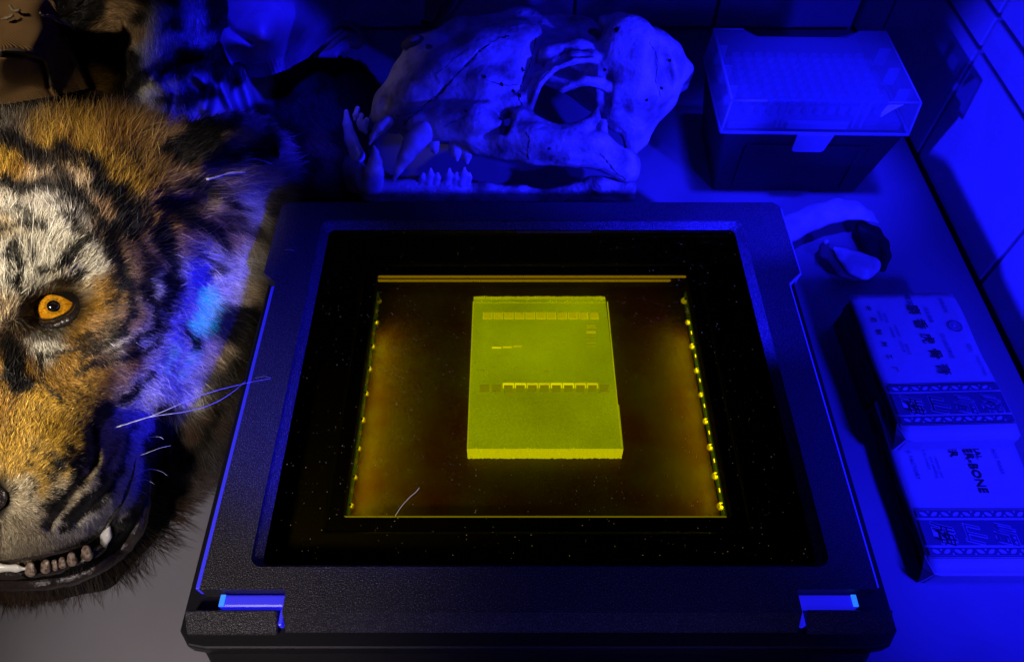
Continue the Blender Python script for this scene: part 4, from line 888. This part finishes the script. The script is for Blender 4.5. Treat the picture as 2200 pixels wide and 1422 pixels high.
pr += [('cut','ball',((1432,158,40),(24,62,60),-.25),14), ('cut','ball',((1300,195,70),(16,50,40),.1),14), ('cut','ball',((1000,190,120),(70,26,36),-.7),16), ('cut','ball',((1180,350,190),(90,14,40),.05),10)]
for x, y, z, r in ((1041,166,58,5),(1078,182,56,5),(1112,180,36,5),(1116,208,40,6),(1108,196,40,5),(1122,150,30,5),(1325,65,30,7),(870,262,78,4),(878,272,86,4)): pr += [('cut','ball',((x,y,z),(r,r,r*2),0),3)]
pr += A([(1208,194,84,7),(1228,184,82,9),(1256,174,74,10),(1290,178,56,12),(1312,190,30,12)], 6)
pr += A([(1140,232,78,7),(1160,180,72,6),(1192,148,66,6),(1232,132,60,7),(1274,128,54,6)], 6)
pr += A([(880,282,96,5),(940,262,96,6),(1000,238,98,7),(1050,226,96,8)], 12)
V, Fq = sdf_mesh(pr, (770,5,-170), (1500,420,190), 3.0)
cr_ = fast_mesh(skd(V), Fq); own(link('cranium', cr_, M['bone']), skull)
from mathutils.bvhtree import BVHTree
_bv = BVHTree.FromPolygons([v.co for v in cr_.vertices], [tuple(p.vertices) for p in cr_.polygons])
M['crack'] = mat('crack', (.03, .025, .02), .9, .1)
def on_bone(ln, r, nm='suture', m=None):
    pts = []
    for p in smooth_path([(a, b_, 0) for a, b_ in ln], 7):
        q = D(p[0]+random.uniform(-1.6,1.6), p[1]+random.uniform(-1.6,1.6), 1.); o_ = Vector((0,0,CAMZ)); d_ = (Vector(q)-o_).normalized(); h = _bv.ray_cast(o_, d_)
        if h[0] is not None and (not pts or (h[0]-pts[-1]).length < .02): pts.append(h[0]+h[1]*.0)
    if len(pts) > 2: own(link(nm, tube_mesh(pts, list((r*.55 if nm == 'suture' else r)*RNG.uniform(.3, 1.3, len(pts))), 6), m or M['crack']), skull)
for ln, r in (([(868,268),(884,252),(905,236),(930,212),(950,196),(985,158),(1010,132),(1040,104),(1070,84),(1092,78)], .0009), ([(1150,84),(1146,112),(1138,140),(1128,160),(1120,182),(1114,205),(1122,226)], .0008),
              ([(1040,170),(1062,178),(1085,184),(1112,182)], .0006), ([(1128,284),(1136,300),(1134,320),(1136,345)], .0006), ([(1088,262),(1100,244),(1112,230),(1124,226)], .0005), ([(850,250),(880,244),(930,215)], .0005),
              ([(1290,330),(1308,352),(1326,372),(1344,386)], .0008), ([(1395,90),(1412,130),(1408,170),(1420,210)], .0007), ([(900,300),(960,270),(1000,252)], .0004), ([(940,160),(975,128),(1010,104)], .0004), ([(1200,118),(1235,108),(1275,114)], .0006)): on_bone(ln, r)
for x, y, r in ((1041,166,.0011),(1078,182,.0013),(1116,206,.0014),(1103,196,.0012),(1122,150,.0012),(1325,66,.0014),(1075,256,.0009),(1300,150,.0008),(1180,320,.0007),(1000,240,.0007),(1440,130,.0012),(1420,190,.0012),(1390,215,.001)): on_bone([(x-1,y-1),(x,y),(x+1,y+1)], r, 'foramen')
pr = A([(792,402,62,26),(806,410,56,28),(880,412,46,25),(960,412,44,24),(1040,416,40,22),(1120,420,34,20),(1200,424,30,14)], 14)
pr += A([(792,398,60,24),(770,380,30,24),(758,360,0,20),(762,395,0,20)], 14)
pr += A([(762,395,-20,20),(880,418,-60,18),(1100,424,-80,16)], 14)
pr += A([(1180,420,40,14),(1240,408,46,16),(1270,394,54,14),(1290,398,56,18),(1345,404,50,20),(1352,424,50,14)], 10)
pr += A([(1230,420,40,10),(1330,424,40,14)], 10)
V, Fq = sdf_mesh(pr, (730,320,-110), (1400,432,110), 3.0)
own(link('jaw', fast_mesh(skd(V), Fq), M['bone']), skull)
pr = A([(762,395,-20,20),(758,352,-6,16),(770,330,0,12)], 10)+A([(750,345,-6,11),(768,352,4,12),(780,360,14,8)], 5)
V, Fq = sdf_mesh(pr, (720,290,-60), (800,420,50), 2.5); own(link('chin', fast_mesh(skd(V), Fq), mat('bone_stained', (.34,.28,.20), .5, vary=(200,4,(.12,.09,.06),.35,.65), bump=[(300,.001)])), skull)
# teeth
def tooth(chains, k=5, nm='tooth', vox=1.6):
    pr = []; al = []
    for ch in chains: pr += cone_chain(ch, k); al += ch
    a = np.array(al); lo = (a[:,:3]-a[:,3:]).min(0)-6; hi = (a[:,:3]+a[:,3:]).max(0)+6
    V, Fq = sdf_mesh(pr, lo, hi, vox); own(link(nm, fast_mesh(skd(V), Fq), M['enamel']), skull)
M['enamel'] = mat('enamel', (.78,.76,.70), .20, .55, vary=(120, 4, (.55,.50,.42), .3, .6), bump=[(250, .0003)])
tooth([[(912,282,92,26),(890,306,98,24),(872,336,98,17),(856,364,94,10),(846,388,90,3)]], nm='upper_canine')
tooth([[(800,398,74,26),(803,372,80,22),(806,348,82,15),(806,328,82,8),(803,315,80,3)]], nm='lower_canine')
tooth([[(832,262,60,14),(816,276,66,13),(802,294,68,8),(794,310,68,3)]])
tooth([[(768,336,6,17),(754,300,6,14),(746,268,4,10),(744,240,2,5)]], nm='lower_canine')
for x, y in ((764,248),(772,262),(784,272)): tooth([[(x+4,y-14,20,6),(x,y,24,6),(x-2,y+10,26,3)]])
tooth([[(782,262,30,6),(778,274,36,8),(786,284,38,5)]])
for grp in (((908,10,11),(924,20,13),(939,11,11)), ((964,20,13),(980,12,10),(996,22,14),(1008,12,8))):
    pr_ = []
    for x, h, w_ in grp: pr_.append([(x-w_*.3,394,58,w_*.8),(x,386-h*.4,62,w_*.72),(x+1,384-h,64,w_*.3)])
    tooth(pr_, 5, 'molar', 1.4)
for x, y, h, w_ in ((934,316,14,11), (980,318,26,16), (1002,326,24,15)):
    tooth([[(x,y-8,84,w_),(x+1,y+h*.4,86,w_*.7),(x+2,y+h,86,w_*.25)],[(x-w_*.5,y,84,w_*.6),(x-w_*.5,y+h*.5,85,w_*.35)]], 4, 'molar', 1.4)
# nub of gristle on top of the snout
V, Fq = sdf_mesh([('add','ball',((890,90,-40),(22,16,18),-.3),6), ('add','ball',((921,104,-30),(9,9,10),0),6), ('add','ball',((870,98,-36),(9,9,10),0),6)], (840,60,-80), (950,130,0), 2.)
own(link('snout_nub', fast_mesh(skd(V), Fq), M['bone_dark']), skull)

# ================================================================== SMALL CURVED BONE
M['bone2'] = mat('bone2', (.80, .78, .74), .4, .4, vary=(60, 5, (.50, .47, .42), .3, .6), bump=[(300, .0003)])
cl = thing('curved_bone', 'small hooked bone with a dark hollow on the bench just right of the lid', 'bone', tuple(P(1820, 560, 0)))
def px_d(V, ox=1800, oy=540, z=.012):
    V = np.asarray(V); return D(V[:,0], V[:,1], depth_of(P(ox, oy, z))-(V[:,1]-oy)*.455/F-V[:,2]*.49/F)
V, Fq = sdf_mesh(A([(1650,520,0,20),(1700,490,4,27),(1750,466,8,26),(1800,452,10,24),(1835,452,10,19),(1865,464,8,11),(1886,478,4,3)], 10), (1610,400,-60), (1920,560,60), 2.5)
own(link('bone_arm', fast_mesh(px_d(V), Fq), M['bone2']), cl)
V, Fq = sdf_mesh(A([(1794,534,4,5),(1812,548,4,14),(1838,566,2,25),(1858,574,0,26),(1876,570,0,17)], 9), (1770,500,-60), (1920,620,60), 2.2)
own(link('bone_lobe', fast_mesh(px_d(V), Fq), M['bone2']), cl)
V, Fq = sdf_mesh(A([(1776,522,-2,6),(1770,532,-6,9),(1768,545,-8,9)], 6)+A([(1780,545,-14,12),(1810,578,-16,16),(1838,592,-18,14)], 8), (1740,500,-60), (1880,620,40), 2.2)
own(link('bone_root', fast_mesh(px_d(V), Fq), M['bone_dark']), cl)
V, Fq = sdf_mesh(A([(1850,482,-4,8),(1882,498,-4,10),(1900,524,-4,10),(1904,550,-6,10),(1896,576,-8,9)], 8)+A([(1850,490,-16,14),(1872,520,-20,20),(1880,548,-20,18)], 10), (1830,450,-60), (1930,610,30), 2.2)
own(link('hollow_rim', fast_mesh(px_d(V), Fq), M['case_dark']), cl)
o = own(link('nub', sphere_mesh(px_d([(1774,520,4)])[0], .0022, 12, 8), M['bone2']), cl)

# ================================================================== PIPETTE TIP BOX
tb = thing('tip_box', 'black pipette tip box with a frosted clear hinged lid in the corner', 'pipette tip box', (.232, .493, 0), R(-1.2))
def loc(o): o.parent = tb; return o
M['box_black'] = mat('box_black', (.018, .018, .022), .45, .4)
M['frost'] = glassy('frost', (.90, .92, .96), .085, .30, .45)
M['frost_thick'] = glassy('frost_thick', (.8, .84, .9), .50, .3, .4)
M['rack'] = mat('rack', (.20, .20, .24), .4, .4); M['tip'] = glassy('tip', (.8, .84, .9), .45, .3, .35)
bw, bd = .0700, .0470
bm = box(-bw, bw, -bd, bd, .0005, .070, .0025, 2, taper=.0100); loc(link('base', bm_mesh(bm), M['box_black']))
# recessed front panel of the base
fy = lambda z: -bd+.0100*(1-(z-.0005)/.0695)
def fpan(x0, x1, z0, z1, y_off, m, nm):
    V = [(x0, fy(z0)-y_off, z0), (x1, fy(z0)-y_off, z0), (x1+.002, fy(z1)-y_off, z1), (x0-.002, fy(z1)-y_off, z1)]; V += [(x, y+.0015, z) for x, y, z in V]
    loc(link(nm, mesh(V, [(0,1,2,3), (7,6,5,4), (0,4,5,1), (1,5,6,2), (2,6,7,3), (3,7,4,0)]), m))
fpan(-.046, .046, .055, .0575, .0012, M['box_black'], 'front_frame'); fpan(-.046, -.044, .008, .0545, .0012, M['box_black'], 'front_frame'); fpan(.044, .046, .008, .0545, .0012, M['box_black'], 'front_frame')
# lid: walls and top with thickness
z0l, z1l = .0712, .0985; tp = .0022; th = .0013
def lid_panel(pts, n, m=M['frost'], nm='lid_panel'):
    pts = [Vector(p) for p in pts]; n = Vector(n).normalized()*th; V = pts+[p-n for p in pts]; k = len(pts)
    return loc(link(nm, mesh(V, [tuple(range(k)), tuple(range(2*k-1, k-1, -1))]+[(i, i+k, (i+1) % k+k, (i+1) % k) for i in range(k)]), m))
X0, X1, Y0, Y1 = -bw-.0015, bw+.0015, -bd-.0015, bd+.0015; x0, x1, y0, y1 = X0+tp, X1-tp, Y0+tp, Y1-tp
zr_ = z1l; nn = .024
lid_panel([(X0,Y0,z0l),(X1,Y0,z0l),(x1,y0,z1l),(x0,y0,z1l)], (0,-1,.1)); lid_panel([(X0,Y1,z0l),(X0,Y0,z0l),(x0,y0,z1l),(x0,y1,z1l)], (-1,0,.1)); lid_panel([(X1,Y0,z0l),(X1,Y1,z0l),(x1,y1,z1l),(x1,y0,z1l)], (1,0,.1))
lid_panel([(X1,Y1,z0l),(X0,Y1,z0l),(x0,y1,z1l),(x0+nn,y1,z1l),(x0+nn+.010,y1,z1l-.006),(x1-nn-.012,y1,z1l-.006),(x1-nn+.004,y1,z1l),(x1,y1,z1l)], (0,1,.1))
lid_panel([(x0,y0,z1l),(x1,y0,z1l),(x1,y1,z1l),(x1-nn+.004,y1,z1l),(x1-nn-.010,y1-.010,z1l),(x0+nn+.010,y1-.010,z1l),(x0+nn,y1,z1l),(x0,y1,z1l)], (0,0,1), nm='lid_top')
for a, b_, r in (((X0,Y0,z0l),(X1,Y0,z0l),.0012), ((X0,Y0,z0l),(X0,Y1,z0l),.0010), ((X1,Y0,z0l),(X1,Y1,z0l),.0010), ((x0,y0,z1l),(x0,y1,z1l),.0011), ((x0,y0,z1l),(x0+.026,y0,z1l),.0009), ((x1-.024,y0,z1l),(x1,y0,z1l),.0007), ((x0,y1,z1l),(x0+nn,y1,z1l),.0007), ((x1,y0,z1l),(x1,y1,z1l),.0006), ((x0,y0,z1l),(X0,Y0,z0l),.0007), ((x1,y0,z1l),(X1,Y0,z0l),.0007)):
    loc(link('lid_edge', tube_mesh([a, b_], r, 6), M['frost_thick']))
for k in range(3): loc(link('lid_rib', bm_mesh(box(x0+.001, x0+.008, -.028+.026*k, -.0272+.026*k, .082, .0975)), M['frost_thick'])); loc(link('lid_rib', bm_mesh(box(x1-.010, x1-.001, -.028+.026*k, -.0272+.026*k, .082, .0965)), M['frost_thick']))
for x in (-.030, -.026, .028, .034): loc(link('lid_rib', bm_mesh(box(x, x+.0008, y0+.0010, y0+.004, .074, .096)), M['frost_thick']))
loc(link('rack_plate', bm_mesh(box(-.066, .066, -.043, .043, .0702, .0765, .0012)), M['rack']))
loc(link('rack_lip', bm_mesh(box(-.022, .024, -.0466, -.0440, .0735, .0800, .0008)), M['frost_thick']))
lid_panel([(.046, y0-.0012, .0966), (.057, y0-.0006, .0972), (.050, y0-.0016, .0925), (.044, y0-.0022, .0868), (.0435, y0-.0020, .0900)], (0,-1,.1), mat('scrap', (.85,.85,.85), .5), 'label_scrap')  # added pale patch: a specular highlight on the lid put in as a shape
lt = [(-.0130,.071),(.0145,.071),(.0115,.0565),(.0095,.0550),(-.0110,.0550),(-.0130,.0565)]
lid_panel([(x, Y0-.0022, z) for x, z in lt], (0,-1,0), M['frost_thick'], 'latch')
tipm = bm_mesh((lambda bm: (bmesh.ops.create_cone(bm, cap_ends=False, segments=12, radius1=.0034, radius2=.0038, depth=.009), bm)[1])(bmesh.new()), True); tipm.materials.append(M['tip'])
for i in range(12):
    for j in range(8):
        o = bpy.data.objects.new('tip', tipm); C.objects.link(o); o.location = (-.0495+.009*i, -.0315+.009*j, .081); o.parent = tb

# ================================================================== MEDICINE PACKETS
M['paper'] = mat('paper', (.64, .63, .60), .55, .35, vary=(12, 5, (.50, .49, .46), .3, .7), bump=[(40, .0012), (400, .0002)])
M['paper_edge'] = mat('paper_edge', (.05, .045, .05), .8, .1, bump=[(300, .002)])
M['ink'] = mat('ink', (.015, .015, .03), .6); M['ink_soft'] = mat('ink_soft', (.10, .10, .22), .6); M['band'] = mat('band', (.085, .08, .16), .6); M['pale'] = mat('pale', (.55, .55, .62), .55)
def text_mesh(s, size, offset=0, shear=0):
    cu = bpy.data.curves.new('print', 'FONT'); cu.body = s; cu.size = size; cu.align_x = 'CENTER'; cu.align_y = 'CENTER'; cu.offset = offset; cu.shear = shear; cu.resolution_u = 2
    o = bpy.data.objects.new('print', cu); C.objects.link(o); bpy.context.view_layer.update()
    me = bpy.data.meshes.new_from_object(o.evaluated_get(bpy.context.evaluated_depsgraph_get())); bpy.data.objects.remove(o); bpy.data.curves.remove(cu); return me
def leaf_mesh():
    V = []; Fc = []
    for k in range(7):
        t = k/6; wd = .0011*math.sin(math.pi*t)**.8; V += [(-.0024+.0048*t, wd, 0), (-.0024+.0048*t, -wd, 0)]
        if k: i = 2*k; Fc.append((i-2, i-1, i+1, i))
    return mesh(V, Fc)
LEAF = leaf_mesh(); LEAF.materials.append(M['pale'])
berry = bm_mesh((lambda bm: (bmesh.ops.create_circle(bm, cap_ends=True, segments=10, radius=.0006), bm)[1])(bmesh.new())); berry.materials.append(M['pale'])
def packet(label, x, y, z, wd, ln, th_, rot, kind, layers):
    t = thing('medicine_packet', label, 'medicine packet', (x, y, z), rot, 'medicine packets stacked along the wall')
    # slightly sagging paper envelope, origin at its near left corner
    nx, ny = 14, 20; V = []; Fc = []
    def top(u, v):
        s = -.0012*math.exp(-((v-.0)/.05)**2)-.0006*math.exp(-(u/.05)**2)-.0006*math.exp(-((1-u)/.05)**2)
        return th_+s+.0007*(float(vnoise(u*90+x*900, v*140+y*500, 22))-.5)
    for j in range(ny+1):
        for i in range(nx+1): u, v = i/nx, j/ny; V.append((u*wd+.0006*math.sin(v*9), v*ln, top(u, v)))
    for j in range(ny):
        for i in range(nx): k = j*(nx+1)+i; Fc.append((k, k+1, k+nx+2, k+nx+1))
    b0 = len(V)
    rimi = [i for i in range(nx+1)]+[j*(nx+1)+nx for j in range(1, ny+1)]+[ny*(nx+1)+i for i in range(nx-1, -1, -1)]+[j*(nx+1) for j in range(ny-1, 0, -1)]
    for r_ in rimi: V.append((V[r_][0]*1., V[r_][1], V[r_][2]-.0028))
    m_ = len(rimi)
    for a in range(m_): b_ = (a+1) % m_; Fc.append((rimi[b_], rimi[a], b0+a, b0+b_))
    Fc.append(tuple(range(b0+m_-1, b0-1, -1)))
    o = link('wrapper', mesh(V, Fc, True), M['paper']); o.parent = t
    n = layers
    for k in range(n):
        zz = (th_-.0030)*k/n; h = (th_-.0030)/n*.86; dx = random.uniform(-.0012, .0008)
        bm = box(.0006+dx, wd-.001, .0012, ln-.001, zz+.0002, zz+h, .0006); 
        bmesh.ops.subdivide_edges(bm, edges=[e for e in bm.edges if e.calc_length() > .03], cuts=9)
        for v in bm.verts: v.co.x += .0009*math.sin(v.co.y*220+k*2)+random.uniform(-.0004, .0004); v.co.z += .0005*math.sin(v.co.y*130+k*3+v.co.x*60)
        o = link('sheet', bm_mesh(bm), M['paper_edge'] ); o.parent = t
    fl = link('front_flap', bm_mesh(box(.0015, wd-.001, -.0016, .0009, .0012, th_-.0022, .0007)), M['paper']); fl.parent = t
    EPS = .0009
    def flat(me, m, u, v, rz=0, nm='print', lift=0):
        if len(me.materials) == 0: me.materials.append(m)
        o = bpy.data.objects.new(nm, me); C.objects.link(o); o.location = (u, v, th_+EPS+lift); o.rotation_euler = (0, 0, rz); o.parent = t; return o
    def rectm(w_, h_): return mesh([(-w_/2,-h_/2,0),(w_/2,-h_/2,0),(w_/2,h_/2,0),(-w_/2,h_/2,0)], [(0,1,2,3)])
    yb0, yb1 = .0085, .0365; u0 = .0015; W_ = wd-.002
    flat(rectm(W_, .0150), M['band'], wd/2, (yb0+yb1)/2, nm='printed_band')
    for yy in (yb0, yb1):
        flat(rectm(W_, .0045), M['band'], wd/2, yy+(.0028 if yy == yb0 else -.0028), nm='printed_border')
        flat(rectm(W_, .0005), M['ink'], wd/2, yy, nm='printed_line'); flat(rectm(W_, .0003), M['ink'], wd/2, yy+(-.0010 if yy == yb0 else .0010), nm='printed_line')
        k = 0; u = .005
        while u < wd-.004:
            flat(LEAF, None, u, yy+(.0028 if yy == yb0 else -.0028), R(28 if k % 2 else -24), 'printed_leaf', .00015)
            flat(berry, None, u+.0032, yy+(.0014 if (k % 2) == (yy == yb0) else .0038)*(1 if yy == yb0 else -1), 0, 'printed_berry', .00015)
            u += .0064; k += 1
    dn = -math.pi/2
    for k, ch in enumerate('牌山嵋峨'):
        u = wd*(.155+.228*k)
        flat(text_mesh(ch, .0132, .00050, .25), M['pale'], u, (yb0+yb1)/2, dn, 'printed_character', .0002)
        flat(text_mesh(ch, .0132, .00008, .25), M['ink'] if k < 2 and kind == 'cn' or k < 1 else M['band'], u, (yb0+yb1)/2, dn, 'printed_character', .0004)
    dn = -math.pi/2
    if kind == 'cn':
        for k, ch in enumerate('麝香虎骨膏'): flat(text_mesh(ch, .0092, .00006), M['ink'], wd*.53+.0006*k, .0965-.0122*k, dn, 'printed_character')
        flat(text_mesh('特效', .0050), M['ink'], wd*.53, .1052, dn)
        for k, ch in enumerate('中药制剂工厂'): flat(text_mesh(ch, .0042, .00005), M['ink'], wd*.115+.0003*k, .0985-.0100*k, dn, 'printed_character')
        for u, v, s, z_ in ((.20,.092,'功能主治',.0022), (.25,.078,'祛风湿痛',.0022), (.29,.066,'活血止痛',.0022), (.245,.090,'每贴药膏',.0020), (.30,.079,'外用贴患处',.0020), (.33,.064,'使用方法',.0022), (.66,.092,'消炎镇痛',.0034), (.70,.066,'四川成药制造',.0034), (.84,.100,'注册商标',.0034), (.90,.064,'四川',.0034)):
            flat(text_mesh(s, z_), M['ink_soft'], wd*u, v, dn)
        flat(text_mesh('TRADE MARK', .0026), M['ink_soft'], wd*.93, .050, dn)
        for r0, r1 in ((.0048, .0040), (.0034, .0031), (.0021, .0016)):
            n_ = 28; V2 = [(r*math.cos(6.2832*i/n_), r*math.sin(6.2832*i/n_), 0) for r in (r0, r1) for i in range(n_)]
            flat(mesh(V2, [(i, (i+1) % n_, (i+1) % n_+n_, i+n_) for i in range(n_)]), M['ink_soft'], wd*.86, .082, 0, 'printed_emblem')
    else:
        flat(text_mesh('NATURAL', .0052, .00008), M['ink'], wd*.665, .0810, dn)
        flat(text_mesh('TIGER-BONE', .0074, .00014), M['ink'], wd*.590, .0680, dn)
        flat(text_mesh('PLASTER', .0074, .00014), M['ink'], wd*.470, .0850, dn)
        flat(text_mesh('CHEMICAL FACTORY', .0036, .00002), M['ink_soft'], wd*.125, .0730, dn)
        flat(text_mesh('relieves pain\nand swelling', .0030), M['ink_soft'], wd*.30, .0640, dn)
        flat(text_mesh('MADE IN CHINA', .0026), M['ink_soft'], wd*.24, .0720, dn)
        flat(text_mesh('TRADE MARK', .0036), M['ink_soft'], wd*.80, .0700, dn)
    # creased corner fold
    V2 = [(0, -.0012, th_+.0004), (.0040, -.0016, th_-.0008), (.0060, .0000, .001), (-.0015, -.0008, .0015), (-.0026, .004, th_-.004), (-.0010, .010, th_-.001)]
    o = link('corner_fold', mesh(V2, [(0,1,2,3), (0,3,4,5)]), M['paper']); sol = o.modifiers.new('thickness', 'SOLIDIFY'); sol.thickness = .0004; o.parent = t
    return t
packet('lower paper packet printed with English words, its near end free on the bench', .2395, .1290, 0, .0790, .112, .0175, R(0), 'en', 4)
packet('topmost paper packet printed with a column of Chinese characters', .2400, .2050, .0182, .0725, .1115, .0165, R(1.5), 'cn', 3)
packet('paper packet hidden beneath the topmost one, only its dark left side showing', .2405, .2440, 0, .0720, .0720, .0178, R(1.5), 'plain' if False else 'en', 3) if False else None
t3 = thing('medicine_packet', 'plain dark edged packet lying underneath the Chinese printed one', 'medicine packet', (.2385, .2440, 0), R(1.5), 'medicine packets stacked along the wall')
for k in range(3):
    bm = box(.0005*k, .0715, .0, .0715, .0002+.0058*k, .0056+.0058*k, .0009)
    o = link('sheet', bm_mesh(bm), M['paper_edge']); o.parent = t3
